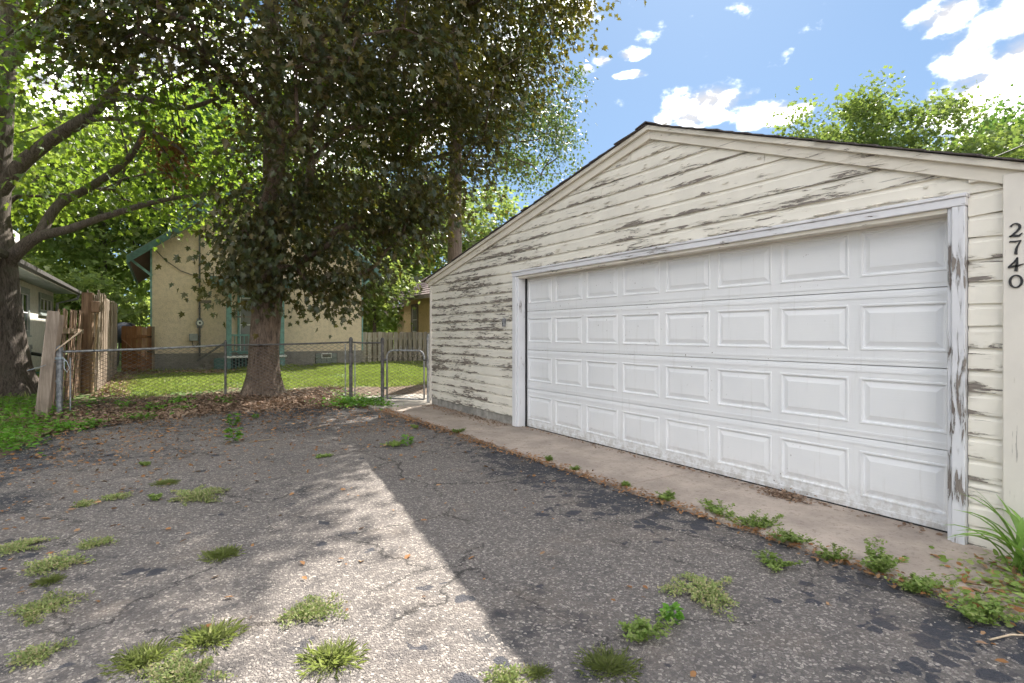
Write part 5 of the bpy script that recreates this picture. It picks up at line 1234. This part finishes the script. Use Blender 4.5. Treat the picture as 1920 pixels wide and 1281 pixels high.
def weed_mesh(kind, r, rng, hgt=0.05, n=None):
    if kind == 'leafy': r, hgt = r * 0.9, hgt * 0.62
    """mat = prostrate stems with tiny leaves, tuft = grass blades, leafy = branching stems, sprout = one upright shoot"""
    if kind == 'mat':
        n = n or int(2600 * (r / 0.22) ** 1.6) ; ns = 26; a = rng.uniform(0, 2 * math.pi, ns); L = r * rng.uniform(0.35, 1.15, ns); bend = rng.normal(0, 0.6, ns)
        i = rng.integers(0, ns, n); t = rng.uniform(0.05, 1, n) ** 0.7; an = a[i] + bend[i] * t
        P = np.stack([np.cos(an) * L[i] * t, np.sin(an) * L[i] * t * 0.85, hgt * 0.6 * np.sin(t * 2.6) * rng.uniform(0.3, 1.2, n)], 1) + rng.normal(0, 0.012, (n, 3)) * np.array([1, 1, 0.4]); P[:, 2] = np.abs(P[:, 2]) * 0.5 + 0.004
        T = np.stack([np.cos(an), np.sin(an), rng.uniform(0, 0.8, n)], 1) + rng.normal(0, 0.8, (n, 3)); N = np.array([0, 0, 1.0]) + rng.normal(0, 0.5, (n, 3))
        return scatter(P, T, N, rng.uniform(0.007, 0.018, n), OVAL_V, OVAL_F), 'mat_weed'
    if kind == 'tuft':
        n = n or int(1100 * (r / 0.12) ** 1.3); hgt = hgt * 0.5; a = rng.uniform(0, 2 * math.pi, n); q = r * np.clip(np.abs(rng.normal(0, 0.45, n)), 0, 1.0)
        P = np.stack([np.cos(a) * q, np.sin(a) * q, np.zeros(n)], 1); T = np.stack([np.cos(a) * (0.3 + q / r), np.sin(a) * (0.3 + q / r), np.full(n, 0.55)], 1) + rng.normal(0, 0.4, (n, 3)); T[:, 2] = np.abs(T[:, 2]) + 0.05
        N = np.stack([-np.cos(a), -np.sin(a), np.full(n, 0.5)], 1) + rng.normal(0, 0.4, (n, 3))
        tv = [(-0.026, 0, 0), (0.026, 0, 0), (0.024, 0.5, 0.03), (0.0, 1, -0.25), (-0.024, 0.5, 0.03)]
        T += rng.normal(0, 0.25, (n, 3))
        return scatter(P, T, N, hgt * rng.uniform(0.25, 1.35, n), tv, [[0, 1, 2, 3, 4]]), 'tuft'
    if kind == 'leafy':
        ns = max(5, int(16 * r / 0.12)); n = n or ns * 60; i = rng.integers(0, ns, n); a = rng.uniform(0, 2 * math.pi, ns); L = rng.uniform(0.5, 1.15, ns); t = rng.uniform(0.1, 1, n); off = np.clip(rng.normal(0, r * 0.3, (ns, 2)), -0.5 * r, 0.5 * r)
        P = np.stack([off[i, 0] + np.cos(a[i]) * r * L[i] * t ** 1.2, off[i, 1] + np.sin(a[i]) * r * L[i] * t ** 1.2, hgt * L[i] * t ** 0.8], 1) + rng.normal(0, 0.006, (n, 3)); P[:, 2] = np.abs(P[:, 2])
        an = rng.uniform(0, 2 * math.pi, n); T = np.stack([np.cos(an), np.sin(an), rng.uniform(-0.2, 0.8, n)], 1); N = np.array([0, 0, 1.0]) + rng.normal(0, 0.4, (n, 3))
        return scatter(P, T, N, rng.uniform(0.010, 0.030, n) * (0.7 + hgt * 3), OVAL_V, OVAL_F), 'weed'
    n = n or 70; t = rng.uniform(0.1, 1, n); an = rng.uniform(0, 2 * math.pi, n); rr = r * (0.25 + 0.75 * np.sin(t * 2.6))
    P = np.stack([np.cos(an) * rr * 0.35, np.sin(an) * rr * 0.35, t * hgt], 1); T = np.stack([np.cos(an), np.sin(an), 0.4 - 0.5 * rng.uniform(0, 1, n)], 1); N = np.array([0, 0, 1.0]) + rng.normal(0, 0.3, (n, 3))
    return scatter(P, T, N, rng.uniform(0.03, 0.06, n) * (r / 0.08), OVAL_V, OVAL_F), 'fresh'
WEEDS = [
 (0.26, 5.01, 'mat', 0.27, 0.05, 'widest flat green weed mat on the left asphalt'),
 (-0.29, 5.32, 'mat', 0.12, 0.04, 'small weed mat left of the widest left-hand mat'),
 (-0.47, 5.24, 'mat', 0.10, 0.03, 'faint weed patch at the left end of the upper weed row'),
 (-0.02, 5.10, 'leafy', 0.06, 0.05, 'tiny leafy weed touching the widest left-hand mat'),
 (0.31, 3.61, 'tuft', 0.10, 0.08, 'grass tuft alone on the asphalt below the widest left-hand mat'),
 (-0.74, 4.40, 'mat', 0.18, 0.04, 'brownish green weed mat cut by the left photo edge'),
 (-0.49, 3.95, 'mat', 0.19, 0.05, 'long green weed mat near the left photo edge'),
 (-0.48, 3.72, 'tuft', 0.06, 0.06, 'small bright tuft under the long left-edge weed mat'),
 (-0.45, 3.38, 'mat', 0.17, 0.03, 'thin straggling weed strip low on the left'),
 (0.61, 2.63, 'mat', 0.17, 0.03, 'pale sparse weed mat in the sunlit asphalt'),
 (0.18, 2.66, 'tuft', 0.12, 0.08, 'yellow green grass tuft in the lower left foreground'),
 (-0.05, 2.63, 'tuft', 0.12, 0.07, 'grass tuft leftmost of the two near the bottom left'),
 (0.58, 2.22, 'tuft', 0.12, 0.08, 'grass tuft at the bottom edge below the pale sparse mat'),
 (0.08, 2.42, 'mat', 0.20, 0.03, 'flat yellowish weed mat at the bottom edge, left'),
 (-0.40, 2.89, 'mat', 0.11, 0.02, 'brown thin weed patch in the bottom left corner'),
 (-0.32, 4.22, 'mat', 0.11, 0.03, 'small weed patch right of the left-edge brownish mat'),
 (2.29, 1.74, 'mat', 0.235, 0.07, 'large round weed mat in front of the garage door'),
 (1.76, 1.66, 'leafy', 0.11, 0.09, 'leafy green weed just left of the large round mat'),
 (1.946, 1.66, 'sprout', 0.06, 0.07, 'small green sprout between leafy weed and large round mat'),
 (1.48, 1.58, 'tuft', 0.12, 0.07, 'domed bright grass tuft at the bottom edge, centre right'),
 (1.22, 1.69, 'tuft', 0.05, 0.05, 'tiny grass tuft left of the domed bright tuft'),
 (1.10, 1.72, 'mat', 0.10, 0.02, 'pale weed wisp at the bottom edge near the shadow line'),
 (2.90, 1.75, 'leafy', 0.11, 0.06, 'low leafy weed between large round mat and apron'),
 (3.33, 2.87, 'leafy', 0.10, 0.09, 'leafy weed on the apron joint, first of the dense row'),
 (3.38, 2.46, 'leafy', 0.14, 0.10, 'dense leafy weed on the apron joint below the fifth door panel'),
 (3.38, 2.17, 'leafy', 0.16, 0.09, 'dense leafy weed on the joint nearest the dirt clod'),
 (3.30, 1.88, 'leafy', 0.12, 0.09, 'bright leafy weed on the joint beside the low leafy weed'),
 (3.25, 1.60, 'leafy', 0.09, 0.08, 'small leafy weed on the joint left of the tall weed'),
 (3.28, 1.38, 'leafy', 0.13, 0.20, 'tall upright weed on the joint near the right jamb'),
 (3.24, 1.17, 'leafy', 0.15, 0.10, 'sprawling leafy weed right of the tall upright weed'),
 (3.20, 0.92, 'leafy', 0.20, 0.11, 'thick mossy weed clump at the apron corner'),
 (3.33, 3.33, 'leafy', 0.06, 0.06, 'small weed on the joint below the third door panel'),
 (3.31, 3.98, 'leafy', 0.05, 0.05, 'smaller weed on the joint further towards the gate'),
 (3.33, 4.42, 'leafy', 0.05, 0.07, 'thin weed on the joint below the second door panel'),
 (3.30, 6.35, 'leafy', 0.11, 0.07, 'weed on the apron joint close to the left door jamb'),
 (2.98, 6.99, 'leafy', 0.08, 0.06, 'weed at the far end of the joint towards the gate'),
 (2.30, 6.04, 'leafy', 0.15, 0.06, 'spreading weed alone in the garage shadow'),
 (2.42, 5.95, 'sprout', 0.09, 0.11, 'heart-leaved sprout beside the weed in the garage shadow'),
 (0.88, 8.56, 'sprout', 0.11, 0.17, 'fresh green sprout on the shaded asphalt, far one of two'),
 (0.75, 7.27, 'sprout', 0.12, 0.18, 'fresh green sprout on the shaded asphalt, near one of two'),
 (0.05, 5.61, 'tuft', 0.10, 0.06, 'dull grass tuft above the widest left-hand mat'),
 (1.25, 9.12, 'sprout', 0.06, 0.06, 'tiny green sprout near the leaf litter edge'),
 (-0.10, 6.48, 'leafy', 0.06, 0.04, 'tiny weed on the dark asphalt above the dull grass tuft'),
 (1.47, 5.87, 'leafy', 0.08, 0.03, 'flat little weed at the tip of the sunlit strip'),
]
def build_weeds():
    rng = np.random.default_rng(91)
    for x, y, kind, r, h, label in WEEDS:
        (V, F), mt = weed_mesh(kind, r, rng, h)
        o = link('weed', mesh_np('weed', V, F, M[mt]), loc=(x, y, 0.004 if x < 3.27 else 0.012), rot=(0, 0, rng.uniform(0, 6.28))); tag(o, label, 'weed', 'weeds growing in the pavement')
    # green ground cover at the left edge and by the gate
    n = 0; PP = []
    for (cx, cy, sx, sy, k) in [(-1.55, 8.6, 0.22, 0.5, 700), (-1.9, 10.9, 0.5, 0.9, 1500), (-1.6, 9.6, 0.25, 0.4, 420), (-2.6, 12.2, 0.6, 0.8, 900), (3.0, 9.95, 0.26, 0.28, 700), (3.35, 9.65, 0.12, 0.3, 250), (3.2, 10.6, 0.2, 0.3, 300)]:
        PP.append(np.stack([rng.normal(cx, sx, k), rng.normal(cy, sy, k)], 1))
    for (cx, cy, k) in [(-1.1, 9.46, 90), (-0.8, 9.55, 90), (-0.95, 9.5, 60), (-0.05, 10.75, 90), (0.3, 11.15, 110), (0.35, 10.6, 50), (-0.5, 11.2, 60), (-0.9, 11.6, 60), (1.0, 10.9, 60), (-0.3, 10.0, 60), (-0.2, 9.9, 50)]:
        PP.append(rng.normal((cx, cy), (0.10, 0.10), (k, 2)))
    XY = np.concatenate(PP); k = len(XY); P = np.stack([XY[:, 0], XY[:, 1], np.maximum(gz(XY[:, 0], XY[:, 1]), 0) + np.abs(rng.normal(0.03, 0.035, k)) + 0.01], 1)
    an = rng.uniform(0, 6.28, k); T = np.stack([np.cos(an), np.sin(an), rng.uniform(-0.1, 0.5, k)], 1); N = np.array([0, 0, 1.0]) + rng.normal(0, 0.4, (k, 3))
    V, F = scatter(P, T, N, rng.uniform(0.035, 0.08, k), OVAL_V, OVAL_F)
    o = link('ground_cover', mesh_np('ground_cover', V, F, M['fresh']), kind='stuff'); tag(o, 'low green ground cover along the litter edge and gate', 'plants')
    # grass under the left tree
    k = 14000; x = rng.uniform(-5.5, -1.4, k); y = rng.uniform(8.0, 25.0, k); y = np.where(y < 13.5, y, y); keep = (rng.uniform(size=k) < np.where(y > 14, 1.0, 0.35)) & (np.hypot(x + 2.5, y - 14.4) > 0.7); x, y = x[keep], y[keep]; k = len(x)
    T = np.stack([rng.normal(0, 0.4, k), rng.normal(0, 0.4, k), np.ones(k)], 1); N = rng.normal(0, 1, (k, 3))
    V, F = scatter(np.stack([x, y, gz(x, y)], 1), T, N, rng.uniform(0.06, 0.15, k), [(-0.07, 0, 0), (0.07, 0, 0), (0, 1, 0.2)], [[0, 1, 2]])
    o = link('side_grass', mesh_np('side_grass', V, F, M['grass']), kind='stuff'); tag(o, 'longer grass beside the cream house and left tree', 'grass')
    # daylily by the corner board
    t = root('daylily_plant', 'daylily with long arching green leaves at the garage corner', 'plant', (3.95, 0.93, 0))
    tm = {}
    for k in range(34):
        a = rng.uniform(0, 2 * math.pi); L = rng.uniform(0.32, 0.62); w = rng.uniform(0.008, 0.014); b = Vector((3.93 + rng.normal(0, 0.05), 0.93 + rng.normal(0, 0.045), 0.0)); d = Vector((math.cos(a), math.sin(a), 0)); s = d.cross(Vector((0, 0, 1)))
        if d.x > 0.6: d.x *= 0.25
        pts = []; lean = rng.uniform(0.35, 0.95)
        for q in range(8):
            u = q / 7; p = b + d * (L * lean * u ** 1.4) + Vector((0, 0, L * (u - lean * 0.62 * u ** 2.4))); pts.append((p, w * (1 - u ** 3) * (0.6 + 0.8 * min(u * 2, 1)) + 0.0006))
        V = []; F = []
        for p, ww in pts: V += [p - s * ww + Vector((0, 0, ww * 0.5)), p, p + s * ww + Vector((0, 0, ww * 0.5))]
        for q in range(7): F += [[q * 3, q * 3 + 1, q * 3 + 4, q * 3 + 3], [q * 3 + 1, q * 3 + 2, q * 3 + 5, q * 3 + 4]]
        m = MB(); m.add(V, F); link('leaf', m.mesh('leaf', M['lily'], True, False), t)
    # litter and low plants under it
    k = 900; P = np.stack([rng.normal(3.72, 0.22, k), rng.normal(0.70, 0.22, k), np.abs(rng.normal(0.02, 0.03, k)) + 0.005], 1); an = rng.uniform(0, 6.28, k)
    V, F = scatter(P, np.stack([np.cos(an), np.sin(an), rng.uniform(-0.1, 0.6, k)], 1), np.array([0, 0, 1.0]) + rng.normal(0, 0.5, (k, 3)), rng.uniform(0.02, 0.055, k), OVAL_V, OVAL_F)
    o = link('ground_cover', mesh_np('ground_cover', V, F, M['weed']), kind='stuff'); tag(o, 'tangled low weeds under the daylily at lower right', 'plants')
    k = 700; P = np.stack([rng.normal(3.7, 0.3, k), rng.normal(0.65, 0.25, k), np.abs(rng.normal(0.01, 0.01, k)) + 0.004], 1); litter('leaf_litter', 'dry stems and leaves under the daylily at lower right', P, rng.uniform(0.02, 0.07, k), M['litter_o'], rng)
build_weeds()

# ------------------------------------------------------------------ small things in the yard and overhead wires
def build_small():
    m = MB(); pts = []
    for k in range(90):
        a = k * 0.42; r = 0.32 + 0.05 * math.sin(k * 0.37); pts.append((-2.75 + r * math.cos(a), 20.6 + r * math.sin(a), 0.08 + 0.0012 * k))
    m.tube(pts, 0.014, 6); o = m.part('garden_hose', M['hose'], smooth=True); tag(o, 'coiled green garden hose on the grass by the cream house', 'hose')
    m = MB(); m.tube([(-3.1, 20.9, 0.72), (-2.9, 21.1, 0.66), (-2.7, 21.4, 0.5), (-2.55, 21.7, 0.3), (-2.4, 22.1, 0.12)], 0.05, 8); o = m.part('drain_pipe', M['wire_black'], smooth=True); tag(o, 'black corrugated pipe curving down from the cream house wall', 'pipe')
    # kettle grill beyond the wooden gate
    t = root('kettle_grill', 'covered dark navy grill showing above the wooden gate', 'grill', (-1.05, 24.5, 0.1))
    m = MB(); m.tube([(-1.05, 24.5, 0.95), (-1.05, 24.5, 1.2), (-1.05, 24.5, 1.5), (-1.05, 24.5, 1.66), (-1.05, 24.5, 1.72)], [0.30, 0.46, 0.44, 0.28, 0.06], 16); m.part('lid', M['grill'], t, smooth=True)
    for k in range(3):
        a = 2.1 * k; m = MB(); m.tube([(-1.05 + 0.3 * math.cos(a), 24.5 + 0.3 * math.sin(a), 1.0), (-1.05 + 0.42 * math.cos(a), 24.5 + 0.42 * math.sin(a), 0.05)], 0.018, 6); m.part('leg', M['metal_d'], t)
    def cable(a, b, sag, r, label, name='overhead_wire'):
        a, b = Vector(a), Vector(b); pts = [a.lerp(b, k / 16) - Vector((0, 0, sag * 4 * (k / 16) * (1 - k / 16))) for k in range(17)]
        m = MB(); m.tube(pts, r, 5); o = m.part(name, M['wire_black'], smooth=True); tag(o, label, 'wire')
    cable((1.02, 20.3, 4.92), (-0.9, -2.0, 7.6), 0.5, 0.012, 'service wire running from the tan house up through the crowns')
    cable((1.02, 20.3, 4.80), (-1.1, -2.0, 7.4), 0.55, 0.010, 'lower service wire from the tan house through the crowns')
    cable((17.5, 6.5, 5.3), (8.0, -3.0, 5.0), 0.15, 0.012, 'single overhead wire crossing the sky above the right roof edge')
build_small()
